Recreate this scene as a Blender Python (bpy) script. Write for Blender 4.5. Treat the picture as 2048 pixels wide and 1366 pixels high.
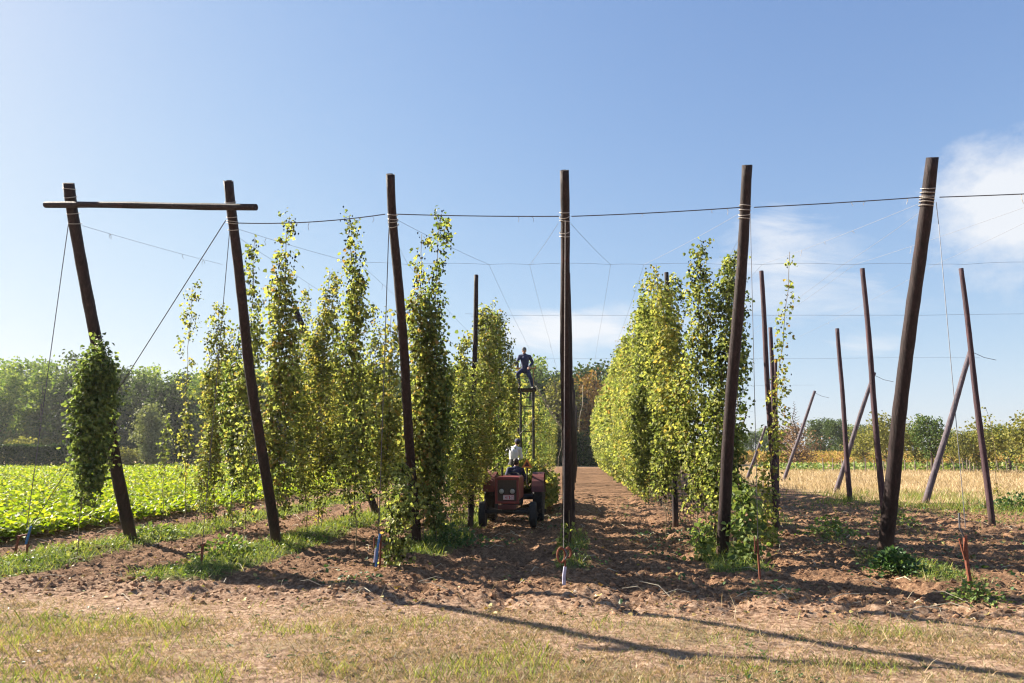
import bpy, bmesh, math, random
import numpy as np
from mathutils import Vector, Matrix

# ------------------------------------------------------------------ scene, camera, world, sun
scene = bpy.context.scene
for o in list(bpy.data.objects):
    bpy.data.objects.remove(o)
COL = scene.collection
rng = np.random.default_rng(7)
random.seed(7)

CAM_H = 1.85
PITCH = math.radians(9.24)
F = 1365.0                       # focal length in pixels of the 2048 px wide photograph
cam = bpy.data.cameras.new('camera')
cam.sensor_width = 36.0
cam.lens = F / 2048 * 36.0
cam.clip_start = 0.1
cam.clip_end = 6000
camo = bpy.data.objects.new('camera', cam)
COL.objects.link(camo)
camo.location = (0, 0, CAM_H)
camo.rotation_euler = (math.pi / 2 + PITCH, 0, 0)
scene.camera = camo

SUN_AZ = math.radians(-62.4)     # left of the view direction
SUN_EL = math.radians(31.4)

world = bpy.data.worlds.new('World')
scene.world = world
world.use_nodes = True
wn, wl = world.node_tree.nodes, world.node_tree.links
wn.clear()


def wnode(t, **kw):
    n = wn.new(t)
    for k, v in kw.items():
        setattr(n, k, v)
    return n


def wmath(op, a, b=None, clamp=False):
    n = wnode('ShaderNodeMath', operation=op, use_clamp=clamp)
    for i, v in enumerate((a, b)):
        if v is None:
            continue
        if isinstance(v, (int, float)):
            n.inputs[i].default_value = v
        else:
            wl.new(v, n.inputs[i])
    return n.outputs[0]


w_out = wnode('ShaderNodeOutputWorld')
w_bg = wnode('ShaderNodeBackground')
w_bg.inputs['Strength'].default_value = 0.10
sky = wnode('ShaderNodeTexSky', sky_type='NISHITA')
sky.sun_disc = False
sky.sun_elevation = SUN_EL
sky.sun_rotation = SUN_AZ
sky.altitude = 0
sky.air_density = 0.9
sky.dust_density = 0.35
sky.ozone_density = 2.2
tc = wnode('ShaderNodeTexCoord')
sep = wnode('ShaderNodeSeparateXYZ')
wl.new(tc.outputs['Generated'], sep.inputs[0])
dx, dy, dz = sep.outputs
az = wmath('ARCTAN2', dx, dy)
el = wmath('ARCSINE', dz)


def wblob(a0, e0, sa, se):
    u = wmath('DIVIDE', wmath('SUBTRACT', az, math.radians(a0)), math.radians(sa))
    v = wmath('DIVIDE', wmath('SUBTRACT', el, math.radians(e0)), math.radians(se))
    r2 = wmath('ADD', wmath('MULTIPLY', u, u), wmath('MULTIPLY', v, v))
    return wmath('EXPONENT', wmath('MULTIPLY', r2, -1.0))


# wispy clouds live on the sky dome: noise over (azimuth, elevation), denser in some quarters of the sky
cv = wnode('ShaderNodeCombineXYZ')
wl.new(wmath('MULTIPLY', az, 5.0), cv.inputs[0])
wl.new(wmath('MULTIPLY', wmath('ADD', el, wmath('MULTIPLY', az, 0.12)), 17.0), cv.inputs[1])
n1 = wnode('ShaderNodeTexNoise')
n1.inputs['Scale'].default_value = 1.1
n1.inputs['Detail'].default_value = 9
n1.inputs['Roughness'].default_value = 0.62
n1.inputs['Distortion'].default_value = 0.5
wl.new(cv.outputs[0], n1.inputs['Vector'])
cv2 = wnode('ShaderNodeCombineXYZ')
wl.new(wmath('MULTIPLY', az, 7.0), cv2.inputs[0])
wl.new(wmath('MULTIPLY', el, 9.0), cv2.inputs[1])
n2 = wnode('ShaderNodeTexNoise')
n2.inputs['Scale'].default_value = 1.6
n2.inputs['Detail'].default_value = 8
n2.inputs['Roughness'].default_value = 0.65
wl.new(cv2.outputs[0], n2.inputs['Vector'])
low = wblob(5, 10.2, 8, 2.1)
low2 = wblob(24, 12.0, 10, 4.5)
mid = wblob(21, 16.8, 5, 3.0)
right = wblob(37.5, 16.5, 6.0, 5.5)
rlow = wblob(28, 7.6, 4.0, 1.4)
wisp = wblob(5.5, 24.5, 4, 1.2)
reg = wmath('ADD', wmath('ADD', wmath('MULTIPLY', low, 1.1), wmath('MULTIPLY', low2, 0.55)),
            wmath('ADD', wmath('MULTIPLY', mid, 0.62), wmath('ADD', wmath('MULTIPLY', rlow, 0.6), wmath('MULTIPLY', wisp, 0.12))))
c1 = wmath('MULTIPLY', wmath('SUBTRACT', wmath('ADD', n1.outputs['Fac'], wmath('MULTIPLY', reg, 0.56)), 0.70), 3.0, True)
c2 = wmath('MULTIPLY', wmath('SUBTRACT', wmath('ADD', n2.outputs['Fac'], wmath('MULTIPLY', right, 0.80)), 0.76), 2.4, True)
cf = wmath('MULTIPLY', wmath('MAXIMUM', wmath('MULTIPLY', c1, wmath('MULTIPLY', reg, 1.5, True)), wmath('MULTIPLY', c2, wmath('MULTIPLY', right, 2.0, True))), 0.92, True)
# the sky's brightness rolls off softly towards the sun, as film does
sk = wnode('ShaderNodeSeparateColor')
wl.new(sky.outputs[0], sk.inputs[0])
sc_ = wnode('ShaderNodeCombineColor')
for ch_, b_ in enumerate((0.285, 0.305, 0.41)):
    wl.new(wmath('MULTIPLY', wmath('SUBTRACT', 1.0, wmath('EXPONENT', wmath('MULTIPLY', sk.outputs[ch_], -b_))), 2.77), sc_.inputs[ch_])
cmix = wnode('ShaderNodeMixRGB')
wl.new(cf, cmix.inputs['Fac'])
wl.new(sc_.outputs[0], cmix.inputs[1])
cmix.inputs[2].default_value = (2.52, 2.60, 2.72, 1)
wl.new(cmix.outputs[0], w_bg.inputs['Color'])
wl.new(w_bg.outputs[0], w_out.inputs['Surface'])

sun = bpy.data.lights.new('sun', 'SUN')
sun.energy = 5.0
sun.angle = math.radians(0.53)
sun.color = (1.0, 0.90, 0.76)
suno = bpy.data.objects.new('sun', sun)
COL.objects.link(suno)
SUN_DIR = Vector((math.sin(SUN_AZ) * math.cos(SUN_EL), math.cos(SUN_AZ) * math.cos(SUN_EL), math.sin(SUN_EL)))
suno.rotation_euler = SUN_DIR.to_track_quat('Z', 'Y').to_euler()
suno.location = (-30, 20, 40)

scene.view_settings.view_transform = 'Standard'
scene.view_settings.look = 'None'
scene.view_settings.gamma = 1
scene.view_settings.use_curve_mapping = False
scene.view_settings.exposure = 1.85

scene.render.engine = 'CYCLES'
scene.cycles.use_denoising = True
scene.cycles.filter_width = 1.2
scene.cycles.max_bounces = 6
scene.cycles.transmission_bounces = 4
scene.cycles.transparent_max_bounces = 4


# ------------------------------------------------------------------ camera model: photograph pixel -> place
SP, CP = math.sin(PITCH), math.cos(PITCH)


def ray(px, py):
    rx, ry = px - 1024.0, 683.0 - py
    return rx, F * CP - ry * SP, F * SP + ry * CP


def at(px, py, d):
    """The point seen at photograph pixel (px, py), d metres ahead."""
    x, f, u = ray(px, py)
    return Vector((x / f * d, d, CAM_H + u / f * d))


def gp(px, py):
    """The ground point seen at photograph pixel (px, py)."""
    x, f, u = ray(px, py)
    d = -CAM_H / u * f
    return Vector((x / f * d, d, 0.0))


def atx(px, py, X):
    x, f, u = ray(px, py)
    d = X * f / x
    return Vector((X, d, CAM_H + u / f * d))


# ------------------------------------------------------------------ noise
def _hash(ix, iy, seed):
    h = (ix.astype(np.int64) * 374761393 + iy.astype(np.int64) * 668265263 + seed * 974634777) & 0xFFFFFFFF
    h = ((h ^ (h >> 13)) * 1274126177) & 0xFFFFFFFF
    h = h ^ (h >> 16)
    return (h & 0xFFFFFF) / float(0xFFFFFF)


def vnoise(x, y, seed=0):
    x = np.asarray(x, float); y = np.asarray(y, float)
    ix, iy = np.floor(x), np.floor(y)
    fx, fy = x - ix, y - iy
    fx = fx * fx * (3 - 2 * fx); fy = fy * fy * (3 - 2 * fy)
    a = _hash(ix, iy, seed); b = _hash(ix + 1, iy, seed)
    c = _hash(ix, iy + 1, seed); d = _hash(ix + 1, iy + 1, seed)
    return (a * (1 - fx) + b * fx) * (1 - fy) + (c * (1 - fx) + d * fx) * fy


def fbm(x, y, seed=0, oct=4, gain=0.5):
    s, a, t = 0, 1.0, 0
    for i in range(oct):
        s = s + a * vnoise(x * 2 ** i, y * 2 ** i, seed + i * 17)
        t += a
        a *= gain
    return s / t


def sstep(a, b, x):
    t = np.clip((np.asarray(x, float) - a) / (b - a), 0, 1)
    return t * t * (3 - 2 * t)


# ------------------------------------------------------------------ object helpers
def tag(o, label=None, cat=None, group=None, kind=None):
    if label: o['label'] = label
    if cat: o['category'] = cat
    if group: o['group'] = group
    if kind: o['kind'] = kind
    return o


def thing(name, label, cat, loc=(0, 0, 0), group=None, rotz=0.0):
    o = bpy.data.objects.new(name, None)
    o.empty_display_size = 0.3
    COL.objects.link(o)
    o.location = loc
    o.rotation_euler = (0, 0, rotz)
    return tag(o, label, cat, group)


def link(name, mesh, parent=None, loc=None):
    o = bpy.data.objects.new(name, mesh)
    COL.objects.link(o)
    if parent is not None:
        o.parent = parent
    if loc is not None:
        o.location = loc
    return o


def np_mesh(name, V, Q, mats, mi=None, smooth=False):
    """Mesh from an (N,3) array and an (M,k) array of faces."""
    V = np.asarray(V, np.float32); Q = np.asarray(Q, np.int32)
    k = Q.shape[1]
    me = bpy.data.meshes.new(name)
    me.vertices.add(len(V)); me.vertices.foreach_set('co', V.ravel())
    me.loops.add(Q.size); me.loops.foreach_set('vertex_index', Q.ravel())
    me.polygons.add(len(Q))
    me.polygons.foreach_set('loop_start', np.arange(0, Q.size, k, dtype=np.int32))
    for m in mats: me.materials.append(m)
    if mi is not None:
        me.polygons.foreach_set('material_index', np.asarray(mi, np.int32))
    me.update(calc_edges=True)
    me.polygons.foreach_set('use_smooth', np.full(len(Q), smooth, bool))
    return me


class MB:
    """Collects shapes and links them as ONE mesh."""
    def __init__(s):
        s.v, s.f, s.m = [], [], []

    def add(s, vs, fs, m=0):
        b = len(s.v)
        s.v += [tuple(p) for p in vs]
        s.f += [tuple(i + b for i in f) for f in fs]
        s.m += [m] * len(fs)
        return s

    def box(s, c, size, m=0, rot=None, bev=0.0):
        bm = bmesh.new()
        bmesh.ops.create_cube(bm, size=1)
        bmesh.ops.scale(bm, vec=size, verts=bm.verts)
        if bev > 0:
            bmesh.ops.bevel(bm, geom=bm.edges[:], offset=bev, segments=2, affect='EDGES', profile=0.6)
        if rot is not None:
            bmesh.ops.rotate(bm, matrix=rot, verts=bm.verts)
        bmesh.ops.translate(bm, vec=c, verts=bm.verts)
        bm.verts.index_update()
        s.add([v.co[:] for v in bm.verts], [[v.index for v in f.verts] for f in bm.faces], m)
        bm.free()
        return s

    def tube(s, pts, rad, n=8, m=0, cap=True):
        pts = [Vector(p) for p in pts]
        if not hasattr(rad, '__len__'): rad = [rad] * len(pts)
        vs, fs = [], []
        prev = None
        for i, p in enumerate(pts):
            t = (pts[min(i + 1, len(pts) - 1)] - pts[max(i - 1, 0)])
            t = t.normalized() if t.length > 1e-9 else Vector((0, 0, 1))
            if prev is None:
                a = t.orthogonal().normalized()
            else:
                a = prev - t * prev.dot(t)
                a = a.normalized() if a.length > 1e-6 else t.orthogonal().normalized()
            prev = a
            b = t.cross(a)
            for k in range(n):
                q = 2 * math.pi * k / n
                vs.append(p + (a * math.cos(q) + b * math.sin(q)) * rad[i])
        for i in range(len(pts) - 1):
            for k in range(n):
                fs.append((i * n + k, i * n + (k + 1) % n, (i + 1) * n + (k + 1) % n, (i + 1) * n + k))
        if cap:
            fs.append(tuple(range(n - 1, -1, -1)))
            fs.append(tuple((len(pts) - 1) * n + k for k in range(n)))
        return s.add(vs, fs, m)

    def lathe(s, prof, c, axis, n=24, m=0):
        """prof: list of (offset along axis, radius)."""
        axis = Vector(axis).normalized(); a = axis.orthogonal().normalized(); b = axis.cross(a); c = Vector(c)
        vs, fs = [], []
        for (h, r) in prof:
            for k in range(n):
                q = 2 * math.pi * k / n
                vs.append(c + axis * h + (a * math.cos(q) + b * math.sin(q)) * r)
        for i in range(len(prof) - 1):
            for k in range(n):
                fs.append((i * n + k, i * n + (k + 1) % n, (i + 1) * n + (k + 1) % n, (i + 1) * n + k))
        fs.append(tuple(range(n - 1, -1, -1)))
        fs.append(tuple((len(prof) - 1) * n + k for k in range(n)))
        return s.add(vs, fs, m)

    def ell(s, c, r, m=0, rot=None, nu=14, nv=9):
        vs, fs = [], []
        c = Vector(c)
        for j in range(nv + 1):
            th = math.pi * j / nv
            for i in range(nu):
                ph = 2 * math.pi * i / nu
                p = Vector((r[0] * math.sin(th) * math.cos(ph), r[1] * math.sin(th) * math.sin(ph), r[2] * math.cos(th)))
                if rot is not None: p = rot @ p
                vs.append(c + p)
        for j in range(nv):
            for i in range(nu):
                fs.append((j * nu + i, (j + 1) * nu + i, (j + 1) * nu + (i + 1) % nu, j * nu + (i + 1) % nu))
        return s.add(vs, fs, m)

    def mesh(s, name, mats, smooth=False):
        me = bpy.data.meshes.new(name)
        me.from_pydata(s.v, [], s.f)
        for m in (mats if isinstance(mats, (list, tuple)) else [mats]): me.materials.append(m)
        me.polygons.foreach_set('material_index', s.m)
        me.polygons.foreach_set('use_smooth', [smooth] * len(s.f))
        me.update()
        return me

    def build(s, name, mats, parent=None, smooth=False, loc=None):
        return link(name, s.mesh(name, mats, smooth), parent, loc)


# ------------------------------------------------------------------ materials
def new_mat(name):
    m = bpy.data.materials.new(name)
    m.use_nodes = True
    m.node_tree.nodes.clear()
    return m, m.node_tree.nodes, m.node_tree.links


def ramp(N, stops, fac=None, L=None):
    r = N.new('ShaderNodeValToRGB')
    e = r.color_ramp.elements
    while len(e) > 1: e.remove(e[-1])
    e[0].position = stops[0][0]; e[0].color = (*stops[0][1], 1)
    for p, c in stops[1:]:
        x = e.new(p); x.color = (*c, 1)
    if fac is not None: L.new(fac, r.inputs['Fac'])
    return r


def noise(N, L, scale, detail=4, rough=0.55, vec=None, stretch=None, coord='Object'):
    t = N.new('ShaderNodeTexNoise')
    t.inputs['Scale'].default_value = scale
    t.inputs['Detail'].default_value = detail
    t.inputs['Roughness'].default_value = rough
    c = N.new('ShaderNodeTexCoord').outputs[coord] if vec is None else vec
    if stretch is not None:
        mp = N.new('ShaderNodeMapping'); mp.inputs['Scale'].default_value = stretch
        L.new(c, mp.inputs['Vector']); c = mp.outputs[0]
    L.new(c, t.inputs['Vector'])
    return t


def leaf_mat(name, stops, trans=0.45, ttint=(1.25, 1.3, 0.55), rough=0.5, spec=0.35, objvar=0.12):
    """Leaves: colour drawn per leaf (random per island), thin and translucent."""
    m, N, L = new_mat(name)
    out = N.new('ShaderNodeOutputMaterial')
    geo = N.new('ShaderNodeNewGeometry')
    oi = N.new('ShaderNodeObjectInfo')
    add = N.new('ShaderNodeMath'); add.operation = 'MULTIPLY_ADD'
    L.new(oi.outputs['Random'], add.inputs[0]); add.inputs[1].default_value = objvar * 2
    sub = N.new('ShaderNodeMath'); sub.operation = 'SUBTRACT'
    L.new(geo.outputs['Random Per Island'], sub.inputs[0]); sub.inputs[1].default_value = objvar
    L.new(sub.outputs[0], add.inputs[2])
    cl = N.new('ShaderNodeClamp'); L.new(add.outputs[0], cl.inputs[0])
    r = ramp(N, stops, cl.outputs[0], L)
    p = N.new('ShaderNodeBsdfPrincipled')
    L.new(r.outputs[0], p.inputs['Base Color'])
    p.inputs['Roughness'].default_value = rough
    p.inputs['Specular IOR Level'].default_value = spec
    t = N.new('ShaderNodeBsdfTranslucent')
    mul = N.new('ShaderNodeMixRGB'); mul.blend_type = 'MULTIPLY'; mul.inputs['Fac'].default_value = 1
    L.new(r.outputs[0], mul.inputs[1]); mul.inputs[2].default_value = (*ttint, 1)
    L.new(mul.outputs[0], t.inputs['Color'])
    mx = N.new('ShaderNodeMixShader'); mx.inputs[0].default_value = trans
    L.new(p.outputs[0], mx.inputs[1]); L.new(t.outputs[0], mx.inputs[2])
    L.new(mx.outputs[0], out.inputs['Surface'])
    return m


def solid(name, col, rough=0.6, var=0.25, scale=6.0, metal=0.0, bump=0.0, stretch=None, col2=None, spec=0.5, detail=5):
    m, N, L = new_mat(name)
    out = N.new('ShaderNodeOutputMaterial')
    p = N.new('ShaderNodeBsdfPrincipled')
    n = noise(N, L, scale, detail, 0.6, stretch=stretch)
    c2 = col2 if col2 is not None else tuple(c * (1 - var) for c in col)
    r = ramp(N, [(0.3, c2), (0.7, tuple(min(1, c * (1 + var * .5)) for c in col))], n.outputs['Fac'], L)
    L.new(r.outputs[0], p.inputs['Base Color'])
    p.inputs['Roughness'].default_value = rough
    p.inputs['Metallic'].default_value = metal
    p.inputs['Specular IOR Level'].default_value = spec
    if bump:
        b = N.new('ShaderNodeBump'); b.inputs['Strength'].default_value = bump; b.inputs['Distance'].default_value = 0.02
        L.new(n.outputs['Fac'], b.inputs['Height']); L.new(b.outputs[0], p.inputs['Normal'])
    L.new(p.outputs[0], out.inputs['Surface'])
    return m


M = {}
# creosoted timber: near black brown, long grain, rusty stains
def timber(name, dark, mid_, rust, rustcut):
    m, N, L = new_mat(name)
    out = N.new('ShaderNodeOutputMaterial'); p = N.new('ShaderNodeBsdfPrincipled')
    g = noise(N, L, 26, 8, 0.72, stretch=(1, 1, 0.05))
    r = ramp(N, [(0.30, dark), (0.55, mid_), (0.72, tuple(min(1, c * 2.2) for c in mid_))], g.outputs['Fac'], L)
    s = noise(N, L, 1.5, 7, 0.75, stretch=(1, 1, 0.5))
    rs = ramp(N, [(rustcut - .06, (0, 0, 0)), (rustcut + 0.08, (1, 1, 1))], s.outputs['Fac'], L)
    mx = N.new('ShaderNodeMixRGB'); L.new(rs.outputs[0], mx.inputs['Fac']); L.new(r.outputs[0], mx.inputs[1]); mx.inputs[2].default_value = (*rust, 1)
    # paler patches scattered at random, drawn out along the grain
    w = noise(N, L, 4.5, 6, 0.8, stretch=(1, 1, 0.25))
    ws = ramp(N, [(0.60, (0, 0, 0)), (0.72, (.55, .55, .55))], w.outputs['Fac'], L)
    m2 = N.new('ShaderNodeMixRGB'); L.new(ws.outputs[0], m2.inputs['Fac']); L.new(mx.outputs[0], m2.inputs[1]); m2.inputs[2].default_value = (*[c * 2.6 + .02 for c in mid_], 1)
    # soil splashed on the foot
    tcg = N.new('ShaderNodeTexCoord'); sz = N.new('ShaderNodeSeparateXYZ'); L.new(tcg.outputs['Object'], sz.inputs[0])
    mr = N.new('ShaderNodeMapRange'); mr.inputs[1].default_value = .45; mr.inputs[2].default_value = .0; mr.inputs[4].default_value = .6
    L.new(sz.outputs['Z'], mr.inputs[0])
    m3 = N.new('ShaderNodeMixRGB'); L.new(mr.outputs[0], m3.inputs['Fac']); L.new(m2.outputs[0], m3.inputs[1]); m3.inputs[2].default_value = (.13, .08, .055, 1)
    L.new(m3.outputs[0], p.inputs['Base Color'])
    p.inputs['Roughness'].default_value = 0.68
    p.inputs['Specular IOR Level'].default_value = 0.25
    b = N.new('ShaderNodeBump'); b.inputs['Strength'].default_value = 0.9; b.inputs['Distance'].default_value = 0.02
    L.new(g.outputs['Fac'], b.inputs['Height']); L.new(b.outputs[0], p.inputs['Normal'])
    L.new(p.outputs[0], out.inputs['Surface'])
    return m


M['timber'] = timber('creosoted_timber', (0.006, 0.004, 0.004), (0.024, 0.014, 0.014), (0.055, 0.018, 0.014), 0.62)
M['timber_red'] = timber('reddish_timber', (0.018, 0.010, 0.012), (0.055, 0.028, 0.034), (0.085, 0.03, 0.03), 0.60)
M['timber_grey'] = timber('weathered_timber', (0.03, 0.022, 0.028), (0.095, 0.075, 0.088), (0.09, 0.055, 0.05), 0.62)
M['endgrain'] = solid('cut_end_grain', (0.09, 0.07, 0.06), .9, .5, 30)
M['wire'] = solid('galvanised_wire', (0.10, 0.10, 0.11), 0.5, 0.3, 30, 0.4)
M['palewire'] = solid('dull_zinc_wire', (0.20, 0.21, 0.24), 0.6, 0.3, 30)
M['binding'] = solid('pale_rope_and_wire', (0.34, 0.31, 0.28), 0.6, 0.4, 40, 0.2)
M['rust'] = solid('rusty_iron', (0.20, 0.06, 0.03), 0.8, 0.5, 25, 0.2)
M['blue_pipe'] = solid('blue_plastic', (0.03, 0.14, 0.36), 0.45, 0.3, 14)
M['pale_pipe'] = solid('pale_lilac_pipe', (0.42, 0.42, 0.55), 0.55, 0.3, 14)
M['twine'] = solid('pale_twine', (0.5, 0.44, 0.32), 0.8, 0.3, 30)
M['stem'] = solid('hop_bine_stem', (0.16, 0.12, 0.06), 0.8, 0.4, 12)
M['bark'] = solid('tree_bark', (0.085, 0.062, 0.045), 0.9, 0.45, 5, bump=0.6, stretch=(1, 1, 0.3))
G = {}
# hop leaves: deep green to yellow green, a few yellow and brown ones
M['hop'] = leaf_mat('hop_leaf', [(0.0, (0.088, 0.121, 0.034)), (0.30, (0.163, 0.203, 0.055)), (0.62, (0.281, 0.311, 0.087)),
                                 (0.90, (0.388, 0.394, 0.119)), (0.97, (0.475, 0.419, 0.104)), (1.0, (0.312, 0.203, 0.067))], 0.55, (1.2, 1.2, 0.75), spec=0.22)
M['hop_gold'] = leaf_mat('hop_leaf_turning', [(0.0, (0.103, 0.140, 0.038)), (0.3, (0.190, 0.226, 0.059)), (0.6, (0.310, 0.329, 0.090)),
                                 (0.88, (0.414, 0.390, 0.104)), (1.0, (0.391, 0.281, 0.072))], 0.55, (1.2, 1.15, 0.75), spec=0.22)
M['hop_dark'] = leaf_mat('hop_leaf_dark', [(0.0, (0.076, 0.118, 0.036)), (0.5, (0.152, 0.208, 0.056)), (0.9, (0.261, 0.308, 0.085)), (1.0, (0.385, 0.329, 0.080))], 0.5, (1.2, 1.2, 0.75), spec=0.22)
M['cone'] = leaf_mat('hop_cone', [(0.0, (0.26, 0.29, 0.10)), (0.6, (0.42, 0.42, 0.19)), (1.0, (0.48, 0.40, 0.18))], 0.3)
M['beet'] = leaf_mat('crop_leaf', [(0.0, (0.101, 0.165, 0.014)), (0.6, (0.189, 0.259, 0.022)), (1.0, (0.311, 0.319, 0.048))], 0.52, (1.5, 1.45, 0.5), 0.5, 0.25)
M['weed'] = leaf_mat('weed_leaf', [(0.0, (0.078, 0.138, 0.033)), (0.5, (0.156, 0.230, 0.055)), (1.0, (0.312, 0.345, 0.110))], 0.35)
M['nettle'] = leaf_mat('nettle_leaf', [(0.0, (0.030, 0.072, 0.022)), (0.6, (0.060, 0.120, 0.036)), (1.0, (0.132, 0.192, 0.060))], 0.3)
M['drygrass'] = leaf_mat('dry_grass_blade', [(0.0, (0.112, 0.130, 0.042)), (0.35, (0.224, 0.210, 0.079)), (0.6, (0.381, 0.270, 0.137)), (1.0, (0.515, 0.360, 0.210))], 0.3, (1.1, 1.1, 0.8))
M['grass'] = leaf_mat('green_grass_blade', [(0.0, (0.102, 0.163, 0.030)), (0.5, (0.203, 0.250, 0.054)), (1.0, (0.377, 0.362, 0.108))], 0.4)
M['straw'] = leaf_mat('straw_blade', [(0.0, (0.276, 0.211, 0.110)), (0.5, (0.414, 0.317, 0.176)), (1.0, (0.552, 0.442, 0.275))], 0.3, (1.1, 1.05, 0.8))
M['maize'] = leaf_mat('ripe_maize_leaf', [(0.0, (0.24, 0.22, 0.05)), (0.4, (0.42, 0.33, 0.09)), (0.75, (0.52, 0.36, 0.14)), (1.0, (0.40, 0.22, 0.10))], 0.35, (1.1, 1.05, 0.7), spec=0.05)


def ground_mat():
    m, N, L = new_mat('soil_and_fields')
    out = N.new('ShaderNodeOutputMaterial'); p = N.new('ShaderNodeBsdfPrincipled')
    at_ = N.new('ShaderNodeVertexColor'); at_.layer_name = 'zone'
    sp = N.new('ShaderNodeSeparateColor'); L.new(at_.outputs['Color'], sp.inputs[0])
    big = noise(N, L, 0.35, 5, 0.6)
    fine = noise(N, L, 13, 10, 0.78)
    grit = noise(N, L, 42, 5, 0.75)
    soil = ramp(N, [(0.37, (0.085, 0.045, 0.026)), (0.50, (0.225, 0.130, 0.076)), (0.62, (0.37, 0.235, 0.145))], fine.outputs['Fac'], L)
    dry = ramp(N, [(0.38, (0.12, 0.078, 0.048)), (0.48, (0.35, 0.225, 0.15)), (0.60, (0.58, 0.42, 0.30))], fine.outputs['Fac'], L)
    gre = ramp(N, [(0.3, (0.06, 0.085, 0.025)), (0.7, (0.17, 0.19, 0.06))], fine.outputs['Fac'], L)
    stu = ramp(N, [(0.3, (0.30, 0.20, 0.10)), (0.7, (0.52, 0.38, 0.21))], fine.outputs['Fac'], L)

    def soft(o, n, w=0.45):
        a = N.new('ShaderNodeMath'); a.operation = 'MULTIPLY_ADD'
        L.new(n, a.inputs[0]); a.inputs[1].default_value = w; L.new(o, a.inputs[2])
        b = N.new('ShaderNodeMapRange'); b.inputs[1].default_value = 0.5 + w * 0.5 - 0.18; b.inputs[2].default_value = 0.5 + w * 0.5 + 0.18
        L.new(a.outputs[0], b.inputs[0]); b.clamp = True
        return b.outputs[0]

    def mix(f, a, b):
        x = N.new('ShaderNodeMixRGB'); L.new(f, x.inputs['Fac']); L.new(a, x.inputs[1]); L.new(b, x.inputs[2]); return x.outputs[0]
    c = mix(soft(sp.outputs[0], fine.outputs['Fac'], 0.7), soil.outputs[0], dry.outputs[0])
    c = mix(soft(sp.outputs[2], fine.outputs['Fac'], 0.5), c, stu.outputs[0])
    c = mix(soft(sp.outputs[1], fine.outputs['Fac'], 0.8), c, gre.outputs[0])
    v = ramp(N, [(0.25, (0.78, 0.78, 0.80)), (0.75, (1.18, 1.16, 1.12))], big.outputs['Fac'], L)
    mu = N.new('ShaderNodeMixRGB'); mu.blend_type = 'MULTIPLY'; mu.inputs['Fac'].default_value = 1
    L.new(c, mu.inputs[1]); L.new(v.outputs[0], mu.inputs[2])
    L.new(mu.outputs[0], p.inputs['Base Color'])
    p.inputs['Roughness'].default_value = 0.95
    p.inputs['Specular IOR Level'].default_value = 0.1
    b = N.new('ShaderNodeBump'); b.inputs['Strength'].default_value = 1.0; b.inputs['Distance'].default_value = 0.06
    L.new(fine.outputs['Fac'], b.inputs['Height'])
    b2 = N.new('ShaderNodeBump'); b2.inputs['Strength'].default_value = 0.9; b2.inputs['Distance'].default_value = 0.012
    L.new(grit.outputs['Fac'], b2.inputs['Height']); L.new(b.outputs[0], b2.inputs['Normal'])
    L.new(b2.outputs[0], p.inputs['Normal'])
    L.new(p.outputs[0], out.inputs['Surface'])
    return m


M['ground'] = ground_mat()

# ------------------------------------------------------------------ layout of the hop yard
SL = 0.097                                           # the rows run a little to the right of the view
ROWX = {1: -8.0, 2: -4.75, 3: -1.75, 4: 1.1, 5: 3.78, 6: 6.55, 7: 8.72, 8: 11.3}


def row_x(r, d):
    return ROWX[r] + SL * (d - 12.8)


def row_strip(X, Y, r, w):
    """1 on the middle of row r, falling to 0 at w metres beside it."""
    return np.clip(1 - np.abs(X - row_x(r, Y)) / w, 0, 1)


def grass_edge(X):
    return 8.35 - 0.127 * X


def green_zone(X, Y):
    n = fbm(X * 0.9, Y * 0.9, 5, 4)
    g = np.zeros_like(X)
    for r, w, a, y0, y1 in ((1, 1.15, 1.0, 9.4, 30), (2, 1.05, 1.0, 9.6, 26), (3, 0.9, 0.85, 12.2, 22), (4, .55, .6, 10.5, 15),
                            (5, 0.7, 0.9, 10.2, 12.6), (6, 0.9, 0.75, 9.3, 12.2), (6, .6, .5, 12, 20), (7, .8, .42, 10, 24), (8, .7, .36, 14, 30)):
        g = np.maximum(g, a * np.minimum(1, 1.6 * row_strip(X, Y, r, w)) * sstep(y0, y0 + .8, Y) * (1 - sstep(y1, y1 + 3, Y)))
    # weedy belt before the dry field on the right
    g = np.maximum(g, 0.46 * sstep(9.5, 12.5, X) * sstep(17, 19, Y) * (1 - sstep(25.5, 28, Y)))
    return np.clip(g * (0.35 + 1.25 * n) - 0.12, 0, 1)


def field_zone(X, Y):
    e = sstep(12.3, 13.5, X - SL * (Y - 26) * 0.9 + 2 * (fbm(X * .4, Y * .4, 9) - .5)) * sstep(25, 27.5, Y + 2 * (fbm(X * .5, Y * .3, 8) - .5))
    far = sstep(88, 92, Y)
    return np.clip(np.maximum(e, far), 0, 1)


def beet_edge(Y):
    return -10.1 + SL * (Y - 18)


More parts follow.
